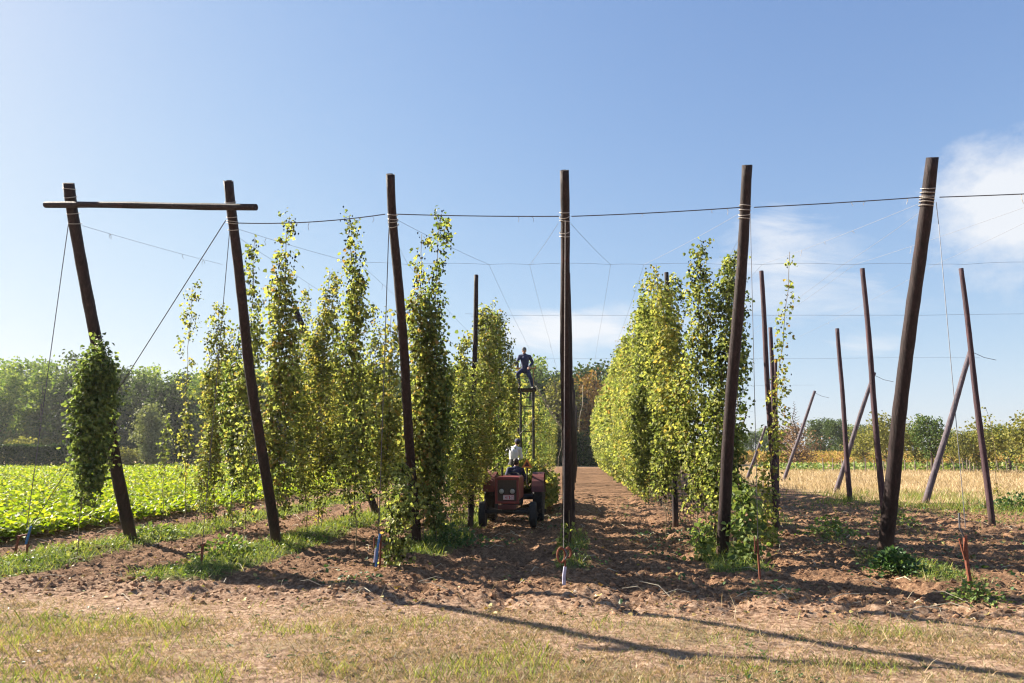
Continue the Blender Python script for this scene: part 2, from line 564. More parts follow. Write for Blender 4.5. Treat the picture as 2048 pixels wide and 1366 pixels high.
def ground_h(X, Y):
    """Height of the ground: trampled turf in front, cross ripples and clods between the rows."""
    dirt = sstep(-0.3, 0.9, Y - grass_edge(X)) * (1 - sstep(26, 34, Y)) * (1 - field_zone(X, Y))
    wx = X + 0.25 * (fbm(X * 1.2, Y * 1.2, 71) - .5)
    rip = fbm(X * 0.7, Y * 2.3 + 0.8 * (fbm(X * 0.8, Y * 0.5, 31) - .5), 41, 3) - 0.5
    clod = fbm(wx * 3.2, Y * 3.6, 51, 4, 0.6) - 0.5
    h = dirt * (0.12 * rip + 0.10 * clod + 0.11 * (np.abs(fbm(X * 7, Y * 8, 57, 3, .6) - .5) * 2 - .3))
    # wheel ruts along the alleys
    for r in (3, 4, 5, 6, 7):
        for off in (0.75, 2.0):
            c = row_x(r, Y) + off
            h = h - dirt * 0.07 * np.exp(-((X - c) / 0.16) ** 2)
    for r in ROWX:
        h = h + dirt * 0.07 * np.exp(-((X - row_x(r, Y)) / 0.55) ** 2)
    turf = 1 - sstep(-0.3, 0.9, Y - grass_edge(X))
    h = h + turf * (0.07 * (fbm(X * 0.8, Y * 0.8, 61) - .5) + 0.06 * (fbm(X * 4, Y * 5, 62, 4, .65) - .5))
    return h * sstep(3.0, 5.0, Y)


def gh(x, y):
    return float(ground_h(np.array([float(x)]), np.array([float(y)]))[0])


def build_ground():
    xs = [-16.0]
    while xs[-1] < 20: xs.append(xs[-1] + 0.06)
    step, x = 0.13, xs[-1]
    right_ = []
    while x < 2600: x += step; right_.append(x); step *= 1.17
    step, x = 0.13, -16.0
    left_ = []
    while x > -2600: x -= step; left_.append(x); step *= 1.17
    xs = np.array(left_[::-1] + xs + right_)
    ys = [4.6]
    while ys[-1] < 36: ys.append(ys[-1] + max(0.03, 0.0048 * ys[-1]))
    step, y = 0.25, ys[-1]
    while y < 3000: y += step; ys.append(y); step *= 1.09
    step, y = 0.08, 4.6
    back = []
    while y > -300: y -= step; back.append(y); step *= 1.3
    ys = np.array(back[::-1] + ys)
    X, Y = np.meshgrid(xs, ys)
    Z = ground_h(X, Y)
    nx, ny = len(xs), len(ys)
    V = np.stack([X.ravel(), Y.ravel(), Z.ravel()], 1)
    i = np.arange(nx * ny).reshape(ny, nx)
    Q = np.stack([i[:-1, :-1].ravel(), i[:-1, 1:].ravel(), i[1:, 1:].ravel(), i[1:, :-1].ravel()], 1)
    me = np_mesh('ground', V, Q, [M['ground']], smooth=True)
    turf = 1 - sstep(-0.4, 0.5, Y - grass_edge(X) + 0.9 * (fbm(X * 1.5, Y * 1.5, 15) - .5))
    turf = np.maximum(turf * 0.9, 0.55 * (1 - sstep(0.5, 3.0, Y - grass_edge(X))))
    gr = np.maximum(green_zone(X, Y), 0.45 * turf * sstep(.42, .62, fbm(X * 1.1, Y * 1.5, 16)))
    ca = np.ones((nx * ny, 4), np.float32)
    ca[:, 0] = turf.ravel(); ca[:, 1] = gr.ravel(); ca[:, 2] = field_zone(X, Y).ravel()
    a = me.color_attributes.new('zone', 'FLOAT_COLOR', 'POINT')
    a.data.foreach_set('color', ca.ravel())
    g = link('ground', me)
    tag(g, 'reddish brown tilled soil with trampled dry turf in front', 'ground', kind='structure')


build_ground()


# ------------------------------------------------------------------ leaves
def unit(v):
    return v / np.maximum(np.linalg.norm(v, axis=1, keepdims=True), 1e-9)


LOBED = np.array([[0, 0, 0], [-.50, .22, .10], [-.40, .62, .12], [0, 1.0, -.10], [.40, .62, .12], [.50, .22, .10]])
LOBED_F = np.array([[0, 3, 2, 1], [0, 5, 4, 3]])
PLAIN = np.array([[0, 0, 0], [-.42, .45, .10], [0, 1.0, -.08], [.42, .45, .10]])
PLAIN_F = np.array([[0, 2, 1, 1], [0, 3, 2, 2]])


def leaves(P, T, Nn, S, lobed=True, wide=1.0):
    """Folded leaves: tip direction T, face normal Nn, length S."""
    T = unit(T); side = unit(np.cross(T, Nn)); Nn = np.cross(side, T)
    sh = LOBED if lobed else PLAIN
    S = np.asarray(S).reshape(-1, 1, 1)
    V = P[:, None, :] + S * (sh[None, :, 0:1] * wide * side[:, None, :] + sh[None, :, 1:2] * T[:, None, :] + sh[None, :, 2:3] * Nn[:, None, :])
    n, k = V.shape[0], V.shape[1]
    if lobed:
        Fq = LOBED_F[None] + (np.arange(n) * k)[:, None, None]
        return V.reshape(-1, 3), Fq.reshape(-1, 4)
    Fq = np.array([[0, 3, 2, 1]])[None] + (np.arange(n) * k)[:, None, None]
    return V.reshape(-1, 3), Fq.reshape(-1, 4)


CONE = np.array([[0, 0, 0], [.32, 0, -.45], [0, .32, -.45], [-.32, 0, -.45], [0, -.32, -.45], [0, 0, -1.1]])
CONE_F = np.array([[0, 1, 2, 2], [0, 2, 3, 3], [0, 3, 4, 4], [0, 4, 1, 1], [5, 2, 1, 1], [5, 3, 2, 2], [5, 4, 3, 3], [5, 1, 4, 4]])
CONE_Q = np.array([[0, 1, 5, 2], [0, 3, 5, 4], [0, 2, 5, 3], [0, 4, 5, 1]])


def cones(P, S):
    S = np.asarray(S).reshape(-1, 1, 1)
    V = P[:, None, :] + S * CONE[None]
    Fq = CONE_Q[None] + (np.arange(len(P)) * 6)[:, None, None]
    return V.reshape(-1, 3), Fq.reshape(-1, 4)


def merge(parts):
    V, Fs, mi, b = [], [], [], 0
    for v, f, m in parts:
        V.append(v); Fs.append(f + b); mi.append(np.full(len(f), m)); b += len(v)
    return np.concatenate(V), np.concatenate(Fs), np.concatenate(mi)


def hop_mesh(path, prof, seed, mats, size=(0.052, 0.092), cone=0.6, per=13, sig=0.066, thin=0.98):
    """Foliage of one bine. path: [(z, x, y)], prof: [(z, radius, leaf clusters per metre)]."""
    r = np.random.default_rng(seed)
    pz = np.array([p[0] for p in path]); px = np.array([p[1] for p in path]); py = np.array([p[2] for p in path])
    o = np.argsort(pz); pz, px, py = pz[o], px[o], py[o]
    prof = sorted(prof)
    qz = np.array([p[0] for p in prof]); qr = np.array([p[1] for p in prof]); qd = np.array([p[2] for p in prof])
    zz = np.linspace(qz[0], qz[-1], 400)
    den = np.interp(zz, qz, qd) * (0.45 + 1.1 * vnoise(zz * 1.9, zz * 0 + seed, seed))
    den = den * np.where(np.interp(zz, qz, qd) < 20, .68, 1.0)
    cdf = np.cumsum(den) * (zz[1] - zz[0])
    n = max(3, int(cdf[-1] * thin))
    cz = np.interp((np.arange(n) + r.random(n)) / n * cdf[-1], cdf, zz)
    # sparse stretches carry their leaves in tiers
    dloc = np.interp(cz, qz, qd)
    tier = 0.26
    cz = np.where(dloc < 16, (np.round(cz / tier) + 0.10 * r.standard_normal(n)) * tier, cz)
    cz = np.clip(cz, qz[0], qz[-1])
    R = np.interp(cz, qz, qr)
    th = r.random(n) * 2 * np.pi
    Rm = R * (0.40 + 0.60 * vnoise(th * 1.0 + 3, cz * 1.7, seed + 3))
    rad = Rm * np.sqrt(0.12 + 0.88 * r.random(n))
    wob = 0.06 * np.sin(cz * 2.1 + seed)
    bx = np.interp(cz, pz, px) + wob; by = np.interp(cz, pz, py)
    C = np.stack([bx + rad * np.cos(th), by + rad * np.sin(th), cz - 0.25 * rad * r.random(n)], 1)
    out = np.stack([np.cos(th), np.sin(th), np.zeros(n)], 1)
    k = np.maximum(3, (per * (0.6 + 0.8 * r.random(n))).astype(int))
    idx = np.repeat(np.arange(n), k); m = len(idx)
    s = sig * np.where(dloc[idx] < 16, 1.0, 1.25)
    P = C[idx] + r.standard_normal((m, 3)) * s[:, None] * np.array([1, 1, 1.1])
    ok = P[:, 2] > 0.03
    idx, P = idx[ok], P[ok]; m = len(idx)
    T = out[idx] * 0.65 + np.array([0, 0, -0.6]) + r.standard_normal((m, 3)) * 0.55
    Nn = out[idx] * 0.45 + np.array([0, 0, 0.65]) + r.standard_normal((m, 3)) * 0.45
    S = r.uniform(size[0], size[1], m)
    parts = []
    lv, lf = leaves(P, T, Nn, S)
    parts.append((lv, lf, 0))
    nc = int(m * cone)
    if nc:
        j = r.integers(0, n, nc)
        CP_ = C[j] + r.standard_normal((nc, 3)) * sig * 1.1 + np.array([0, 0, -0.04])
        CP_ = CP_[CP_[:, 2] > 0.2]
        cv_, cf_ = cones(CP_, r.uniform(0.035, 0.06, len(CP_)))
        parts.append((cv_, cf_, 1))
    V, Q, mi = merge(parts)
    return np_mesh('foliage', V, Q, mats, mi)


def stem_mesh(path, seed, rad=0.008):
    r = np.random.default_rng(seed + 99)
    path = sorted(path)
    mb = MB()
    pz = [p[0] for p in path]; px = [p[1] for p in path]; py = [p[2] for p in path]
    zs = np.linspace(pz[0], pz[-1], 16)
    pts = [(float(np.interp(z, pz, px)) + 0.02 * math.sin(z * 5), float(np.interp(z, pz, py)) + 0.02 * math.cos(z * 5), z) for z in zs]
    mb.tube(pts, [rad * (1.25 - 0.55 * i / 15) for i in range(16)], 5)
    return mb.mesh('stem', M['stem'])


HM = [M['hop'], M['cone']]
HG = [M['hop_gold'], M['cone']]
HD = [M['hop_dark'], M['cone']]


def hop_plant(label, path, prof, seed, mats=HM, group=None, **kw):
    """path and prof in world metres; the thing stands at the foot of its path."""
    path = sorted(path)
    z0, x0, y0 = path[0]
    t = thing('hop_plant', label, 'hop plant', (x0, y0, 0), group)
    loc = [(z, x - x0, y - y0) for z, x, y in path]
    link('foliage', hop_mesh(loc, prof, seed, mats, **kw), t)
    link('stem', stem_mesh(loc, seed), t)
    return t


def hop_px(label, pts, prof, seed, mats=HM, group=None, ground=True, **kw):
    """pts: (px, py, d) down the bine in the photograph; prof: (py, half width px, clusters per metre)."""
    W = [at(px, py, d) for px, py, d in pts]
    path = [(w.z, w.x, w.y) for w in W]
    foot = W[-1]
    if not ground:
        pass
    elif foot.z > 0.05:
        path.append((0.0, foot.x, foot.y))
    else:
        path[-1] = (0.0, foot.x, foot.y)
    pyl = [p[1] for p in pts]; dl = [p[2] for p in pts]
    pr = []
    for py, hw, den in prof:
        d = float(np.interp(py, pyl, dl))
        z = at(1024, py, d).z
        pr.append((max(0.05, z), hw * d / F, den))
    return hop_plant(label, path, pr, seed, mats, group, **kw)


# ------------------------------------------------------------------ front: six leaning end poles
def pole(name, label, pts, r0, r1, mat, cat='pole', group=None, bands=(), top_cut=True):
    """pts: world points from foot to top. bands: fractions of the length where wire is wound round."""
    pts = [Vector(p) for p in pts]
    t = thing(name, label, cat, pts[0], group)
    rel = [p - pts[0] for p in pts]
    # resample and let the trunk wander a little
    L_ = [0.0]
    for a, b in zip(rel[:-1], rel[1:]): L_.append(L_[-1] + (b - a).length)
    n = 30
    seed = random.random() * 10
    P, Rr = [], []
    for i in range(n + 1):
        s = L_[-1] * i / n
        x = [float(np.interp(s, L_, [q[c] for q in rel])) for c in range(3)]
        w = 0.012 * math.sin(s * 1.3 + seed)
        P.append(Vector((x[0] + w, x[1], x[2])))
        Rr.append((r0 + (r1 - r0) * i / n) * (1 + 0.03 * math.sin(i * 2.3 + seed)))
    P[0] = P[0] - (P[1] - P[0]).normalized() * 0.25
    ns = 18
    mb = MB().tube(P, Rr, ns)
    rs = np.random.default_rng(int(seed * 1000))
    ph = rs.random(ns)
    for i in range(n + 1):
        for k in range(ns):
            c = P[i]; v_ = Vector(mb.v[i * ns + k])
            bump = 1 + .055 * (ph[k] - .5) + .07 * (float(vnoise(np.array([k * .9]), np.array([i * .35]), int(seed * 100))[0]) - .5)
            if i == n and k % 5 == 0: v_ = v_ - Vector((0, 0, .02))
            mb.v[i * ns + k] = tuple(c + (v_ - c) * bump)
    mb.m[-1] = 1
    mb.build('shaft', [mat, M['endgrain']], t, smooth=False)
    for o in t.children:
        o.data.polygons.foreach_set('use_smooth', [len(p.vertices) == 4 for p in o.data.polygons])
    if bands:
        wb = MB()
        for fr in bands:
            s = L_[-1] * fr
            c = Vector([float(np.interp(s, L_, [q[k] for q in rel])) for k in range(3)])
            ax = (rel[-1] - rel[0]).normalized()
            a = ax.orthogonal().normalized(); b = ax.cross(a)
            rr = r0 + (r1 - r0) * fr + 0.008
            tilt = random.uniform(-.25, .25)
            ring = []
            for k in range(21):
                q = 2 * math.pi * k / 20
                ring.append(c + (a * math.cos(q) + b * math.sin(q)) * rr + ax * (tilt * rr * math.cos(q) + 0.01 * k / 20))
            wb.tube(ring, 0.008, 5, cap=False)
        wb.build('wire_binding', M['binding'], t)
    return t, pts


EP = []          # (pts, attach point of the front cable)
GE = 'leaning end poles across the front of the hop yard'
pole_px = [
    ('dark end pole with a hop bunch, at the left end of the crossbeam', [(262, 1085), (232, 930), (195, 700), (163, 520), (143, 410), (137, 366)], .121, .090, (.985, .965, .945, .925, .90)),
    ('dark end pole carrying the right end of the crossbeam', [(553, 1095), (528, 930), (497, 720), (474, 520), (462, 420), (457, 361)], .098, .075, (.95, .935, .915, .905, .90, .885)),
    ('dark end pole with hop leaves round it, behind the blue anchor tube', [(833, 1092), (824, 950), (808, 720), (793, 520), (785, 425), (782, 348)], .100, .069, (.91, .90, .895, .885)),
    ('upright dark end pole in the middle, just right of the tractor', [(1134, 1100), (1133, 950), (1131, 720), (1130, 520), (1129, 420), (1128, 340)], .092, .071, (.905, .895, .885, .86, .85)),
    ('dark end pole at the near end of the dense right hop hedge', [(1443, 1117), (1452, 960), (1468, 720), (1483, 520), (1490, 412), (1495, 330)], .108, .077, (.905, .895, .885, .875)),
    ('thick curved end pole with rusty patches, rightmost at the front', [(1770, 1120), (1780, 1000), (1795, 850), (1815, 700), (1836, 540), (1854, 395), (1863, 315)], .122, .090, (.93, .92, .912, .905, .898, .89)),
]
for i, (lab, px, r0, r1, bands) in enumerate(pole_px):
    foot = gp(*px[0])
    # the top leans towards the viewer, above the line of the row
    Ht = 6.3
    x, f, u = ray(*px[-1])
    dt = (foot.x) * f / x if i in (0, 1, 4, 5) else (Ht - 0.05 - CAM_H) * f / u
    pts = []
    for k, (qx, qy) in enumerate(px):
        t_ = (px[0][1] - qy) / (px[0][1] - px[-1][1])
        # pixel height along a leaning pole is not linear in depth: solve by walking the depth
        x, f, u = ray(qx, qy)
        zt = (Ht)
        lo, hi = dt - .5, foot.y + .5
        # point on the plane that holds the foot and the top and is parallel to the picture's x axis
        topz = CAM_H + ray(*px[-1])[2] / ray(*px[-1])[1] * dt
        # plane: y = foot.y + (dt-foot.y) * z/topz ; ray: y = s*f, z = CAM_H + s*u
        a = (dt - foot.y) / topz
        s = (foot.y + a * CAM_H) / (f - a * u)
        pts.append(Vector((x * s, f * s, CAM_H + u * s)))
    pts[0].z = gh(pts[0].x, pts[0].y)
    pole('end_pole', lab, pts, r0, r1, M['timber'], 'pole', GE, bands)
    EP.append(pts)


def along(pts, fr):
    L_ = [0.0]
    for a, b in zip(pts[:-1], pts[1:]): L_.append(L_[-1] + (b - a).length)
    s = L_[-1] * fr
    return Vector([float(np.interp(s, L_, [p[k] for p in pts])) for k in range(3)])


def wire(name, label, pts, r, mat=None, cat='wire', sag=0.0, group=None, n=12, tufts=0):
    P = [Vector(p) for p in pts]
    Q = []
    for a, b in zip(P[:-1], P[1:]):
        for i in range(n):
            t_ = i / n
            q = a.lerp(b, t_)
            q.z -= sag * 4 * t_ * (1 - t_) * (b - a).length / 6
            Q.append(q)
    Q.append(P[-1])
    mb = MB().tube(Q, r, 5)
    for k in range(tufts):
        q = Q[random.randrange(1, len(Q) - 1)]
        e = q + Vector((random.uniform(-.03, .03), random.uniform(-.03, .03), -random.uniform(.05, .16)))
        mb.tube([q, q.lerp(e, .5) + Vector((random.uniform(-.03, .03), 0, 0)), e], 0.004, 4, 1)
    return tag(mb.build(name, [mat or M['wire'], M['binding']]), label, cat, group)


ATT = [along(p, fr) for p, fr in zip(EP, (.905, .895, .905, .89, .895, .905))]
# crossbeam lashed to the two left poles
c0 = EP[0]; c1 = EP[1]
b0 = along(c0, .935) + Vector((0, -.24, 0)); b1 = along(c1, .93) + Vector((0, -.21, 0))
d0 = (b1 - b0).normalized()
bm_ = MB()
bp = [b0 - d0 * 0.42 + (b1 - b0 + d0 * 1.0) * t_ + Vector((0, 0, 0.010 * math.sin(t_ * 5))) for t_ in np.linspace(0, 1, 10)]
bm_.tube(bp, [0.056 + 0.004 * math.sin(i * 2) for i in range(10)], 12)
tag(bm_.build('crossbeam', M['timber'], smooth=False), 'long dark round crossbeam lashed across the two left end poles', 'beam')

# front cable from pole to pole and out of the frame on the right
GC = 'cable spans along the front poles'
e7 = Vector((9.4, 9.7, 5.75))
spans = [(1, 2, 'cable sagging from the crossbeam pole to the pole behind the blue anchor tube'),
         (2, 3, 'cable from the pole behind the blue anchor tube to the upright centre pole'),
         (3, 4, 'cable from the upright centre pole to the pole by the dense hop hedge')]
for a, b, lab in spans:
    A, B = ATT[a], ATT[b]
    wire('cable', lab, [A + Vector((.1, -.14, 0)), B + Vector((-.1, -.14, 0))], 0.0085, group=GC, sag=0.14 if a == 1 else 0.03, tufts=3)
wire('cable', 'cable from the pole by the dense hop hedge to the thick curved pole', [ATT[4] + Vector((.1, -.14, 0)), ATT[5] + Vector((-.14, -.1, 0))], 0.0085, group=GC, sag=0.02, tufts=3)
wire('cable', 'cable running right out of the frame from the thick curved pole', [ATT[5] + Vector((.14, -.1, 0)), e7], 0.0085, group=GC, sag=0.02, tufts=2)

# ------------------------------------------------------------------ inner trellis poles
LINES = [17.3, 26.0, 34.7, 43.4, 52.1, 60.8, 69.5, 78.2]
FILE = -.17
inner = [  # (foot px x at line, top px, line index, label)
    (1985, (1922, 537), 0, 'slim reddish pole standing right of the thick curved pole, crossing the slanting prop'),
    (1770, (1725, 537), 0, 'slim reddish pole whose foot hides behind the thick curved pole'),
    (1553, (1522, 542), 0, 'slim reddish pole just left of the climbing single hop bine'),
    (None, (1332, 545), 0, 'pole top showing above the dense right hop hedge'),
    (None, (1137, 546), 0, 'second pole right behind the upright centre pole'),
    (940, (953, 550), 0, 'slim dark pole standing among the hops left of the tractor'),
]
GI = 'inner trellis poles'
for fx, (tx, ty), li, lab in inner:
    top = at(tx, ty, LINES[li])
    if fx is None:
        foot = Vector((top.x + 0.0, LINES[li], 0))
    else:
        x, f, u = ray(fx, 1058)
        foot = Vector((x / f * LINES[li], LINES[li], 0))
    foot.z = gh(foot.x, foot.y)
    pole('trellis_pole', lab, [foot, top], .076, .056, M['timber_red'] if tx > 1400 else M['timber'], 'pole', GI)
for (tx, ty, fx), li, lab in (((1675, 657, 1700), 1, 'slim reddish pole farther back, crossed by the leaning prop'),
                              ((1541, 655, 1553), 1, 'thin pole farther back behind the climbing single hop bine'),
                              ((1551, 718, 1556), 2, 'thinnest pole far back beside the climbing single hop bine')):
    top = at(tx, ty, LINES[li])
    x, f, u = ray(fx, 1000)
    foot = Vector((x / f * LINES[li], LINES[li], 0))
    pole('trellis_pole', lab, [foot, top], .095, .07, M['timber_red'], 'pole', GI)
for r in (3, 4):
    for li, Y in enumerate(LINES):
        if li == 0: continue
        X = row_x(r, Y) + (FILE if r == 4 else 0)
        o, _ = pole('trellis_pole', 'slim dark pole in the stripped row far behind the tractor' if r == 3 else 'slim dark pole in the file lined up behind the upright centre pole',
                    [(X, Y, 0), (X + random.uniform(-.1, .1), Y, 6.55)], .085, .06, M['timber'], 'pole',
                    'poles of the stripped row behind the tractor' if r == 3 else 'poles in file behind the centre pole')
# slanting props along the right edge of the yard
GP_ = 'slanting edge props on the right'
for (fx, fy), (tx, ty), lean, lab in (((1851, 1006), (1943, 697), 2.2, 'largest slanting prop, its tip at the slim pole right of the thick curved pole'),
                                       ((1671, 985), (1748, 745), 2.5, 'slanting grey prop crossing two slim reddish poles'),
                                       ((1567, 963), (1630, 782), 2.6, 'slanting grey prop standing free before the bare brown tree'),
                                       ((1494, 958), (1532, 852), 2.4, 'slanting grey prop half hidden behind the single hop bine'),
                                       ((1463, 930), (1495, 818), 2.6, 'farthest slanting prop, its tip right of the hop hedge pole')):
    foot = gp(fx, fy)
    top = at(tx, ty, foot.y)
    t, _ = pole('edge_prop', lab, [foot, top], .115, .085, M['timber_grey'], 'pole', GP_)
    wl_ = MB().tube([top - foot - Vector((.02, 0, .12)), top - foot + Vector((.45, 0, -.35)), top - foot + Vector((.9, 0, -.45))], 0.010, 5)
    wl_.build('loose_wire', M['wire'], t)
# one leaning prop on the left, half buried in hops
foot = gp(755, 1033); top = at(588, 611, foot.y)
pole('edge_prop', 'dark leaning prop half buried in the hops left of the blue anchor tube', [foot, top], .11, .085, M['timber'], 'pole')

# ------------------------------------------------------------------ trellis wires
GW = 'wires running back along the rows'
HW = 6.15
for r in (1, 2, 3, 4, 5, 6, 7):
    for s in (-1, 1):
        if r == 1 and s == -1: continue
        k = {1: 0, 2: 1, 3: 2, 4: 3, 5: 4, 6: 5, 7: 5}[r]
        A = ATT[k] if r != 7 else Vector((8.8, 9.8, 5.9))
        pts = [A + Vector((0.1 * s, .05, -.05)), Vector((row_x(r, 15.5) + 0.95 * s, 15.5, 6.2))]
        Y1 = {1: 24, 2: 44}.get(r, 82)
        Y = 26.0
        while Y <= Y1:
            pts.append(Vector((row_x(r, Y) + 0.95 * s, Y, 6.2)))
            Y += 8.7
        side = 'left' if s < 0 else 'right'
        what = {1: 'the hop bunch pole', 2: 'the second crossbeam pole', 3: 'the blue tube pole', 4: 'the upright centre pole', 5: 'the dense hedge pole', 6: 'the thick curved pole', 7: 'beyond the right edge of the frame'}[r]
        wire('row_wire', f'thin {side} hand row wire running back from {what}', pts, 0.0030, M['palewire'], group=GW, n=6, sag=.03, tufts=5)
GX = 'cross wires over the alleys'
for Y, x0, x1, lab in ((15.5, -3.6, 12.5, 'nearest cross wire, in shallow arcs over the alleys'), (21.5, -1.5, 19, 'second cross wire back, level above the worker'),
                       (31.8, -1.5, 22, 'third cross wire back, level with the tip of the largest prop'), (45, 0, 20, 'fourth cross wire back, low over the far trees'), (58, 2, 22, 'farthest cross wire, just above the far trees')):
    pts = [Vector((x0, Y, 6.25))]
    for r in range(3, 9):
        for s in (-1, 1):
            X = row_x(r, Y) + .95 * s
            if x0 + .2 < X < x1 - .2: pts.append(Vector((X, Y, 6.2)))
    pts.append(Vector((x1, Y, 6.25)))
    wire('cross_wire', lab, pts, 0.0030 if Y < 20 else 0.0042, M['palewire'], group=GX, n=5, sag=-0.10 if Y < 20 else -0.02)

# ------------------------------------------------------------------ guys and ground anchors in front
GG = 'guy wires from the end poles to the ground anchors'
A1 = gp(46, 1122); A2 = gp(401, 1140); A3 = gp(755, 1142); A4 = gp(1128, 1172); A5 = gp(1521, 1170); A6 = gp(1945, 1190)
for a in (A1, A2, A3, A4, A5, A6): a.z = gh(a.x, a.y)
up = lambda a, h: a + Vector((0, 0, h))
wire('guy_wire', 'guy wire down the left side of the hop bunch pole', [along(EP[0], .90) + Vector((0, -.17, 0)), along(EP[0], .80) + Vector((-.22, -.2, -.1)), up(A1, .55)], 0.007, group=GG, n=6)
wire('guy_wire', 'long guy wire slanting from the second crossbeam pole down to the left', [along(EP[1], .90) + Vector((-.05, -.16, 0)), up(gp(62, 1082), .35)], 0.008, group=GG)
wire('guy_wire', 'guy wire hanging straight down beside the second crossbeam pole', [along(EP[1], .88) + Vector((0, -.16, 0)), up(A2, .3)], 0.006, group=GG)
wire('guy_wire', 'doubled guy wire down to the blue anchor tube', [along(EP[2], .90) + Vector((-.03, -.15, 0)), along(EP[2], .84) + Vector((-.08, -.2, 0)), up(A3, .5)], 0.008, group=GG)
wire('guy_wire', 'pale guy wire in front of the upright centre pole', [along(EP[3], .88) + Vector((0, -.15, 0)), up(A4, .50)], 0.0065, M['binding'], group=GG)
wire('guy_wire', 'guy wire to the thin rusty rod beside the hop bush', [along(EP[4], .88) + Vector((.04, -.16, 0)), up(A5, .55)], 0.005, M['wire'], group=GG)
wire('guy_wire', 'guy wire with a kink down to the rusty stake on the right', [along(EP[5], .89) + Vector((.05, -.18, 0)), along(EP[5], .84) + Vector((.12, -.2, 0)), up(A6, .75)], 0.005, M['wire'], group=GG, n=5)


def anchor(label, a, parts, group='ground anchors'):
    t = thing('ground_anchor', label, 'anchor', a, group)
    for nm, mat, shapes in parts:
        mb = MB()
        for sh in shapes:
            mb.tube([Vector(p) for p in sh[0]], sh[1], 8)
        mb.build(nm, mat, t)
    return t


def ring(c, r, axis='x', n=14):
    out = []
    for k in range(n + 1):
        q = 2 * math.pi * k / n
        out.append((c[0] + r * .55 * math.cos(q), c[1], c[2] + r * math.sin(q)))
    return out


anchor('rusty anchor frame with a blue tube at the left edge', A1, [
    ('stake', M['rust'], [(((-.18, 0, -.15), (-.12, 0, .42)), .022), (((.06, 0, -.15), (.04, 0, .46)), .02), (((-.13, 0, .40), (.05, 0, .44)), .018)]),
    ('sleeve', M['blue_pipe'], [(((.04, -.03, .28), (.10, -.04, .58)), .02)])])
anchor('short dark rusty stake in the grass before the crossbeam pole', A2, [
    ('stake', M['rust'], [(((0, 0, -.15), (.01, 0, .36)), .022), (((-.035, 0, .34), (.045, 0, .36)), .016)])])
anchor('blue tube anchor with a rusty rod beside the hop weeds', A3, [
    ('stake', M['rust'], [(((.03, .02, -.15), (.035, .02, .5)), .018), (((-.06, 0, .3), (-.07, 0, .46)), .014)]),
    ('sleeve', M['blue_pipe'], [(((-.02, -.03, .02), (.0, -.03, .33), (.03, -.03, .52)), .019)]),
    ('twine', M['pale_pipe'], [(((-.05, -.03, .08), (-.03, -.03, .3)), .014)])])
anchor('rusty shackle on a pale lilac tube in front of the upright centre pole', A4, [
    ('sleeve', M['pale_pipe'], [(((0, 0, -.15), (.0, 0, .13), (.02, 0, .26)), .024)]),
    ('shackle', M['rust'], [(ring((-.035, 0, .42), .10), .015), (ring((.065, .01, .45), .07), .014), (((-.07, 0, .5), (.10, 0, .5)), .013), (((.02, 0, .22), (.02, 0, .5)), .013)]),
    ('hook', M['wire'], [(((.02, -.03, .5), (.05, -.04, .42), (.02, -.03, .36)), .012)])])
anchor('thin rusty rod anchor beside the silvery hop bush', A5, [
    ('stake', M['rust'], [(((0, 0, -.15), (-.01, 0, .58)), .017), (((-.05, 0, .4), (-.045, 0, .62)), .012)])])
anchor('crooked rusty stake with grass round it at the right', A6, [
    ('stake', M['rust'], [(((0, 0, -.15), (-.03, 0, .3), (-.02, 0, .66)), .026), (((-.1, 0, .62), (-.05, 0, .35)), .014)]),
    ('chain', M['wire'], [(((-.02, 0, .6), (-.09, -.02, .76), (-.08, -.02, .95)), .012)])])

# ------------------------------------------------------------------ hop plants, front: each bine of its own shape
GH_L = 'hop plants in the rows left of the tractor'
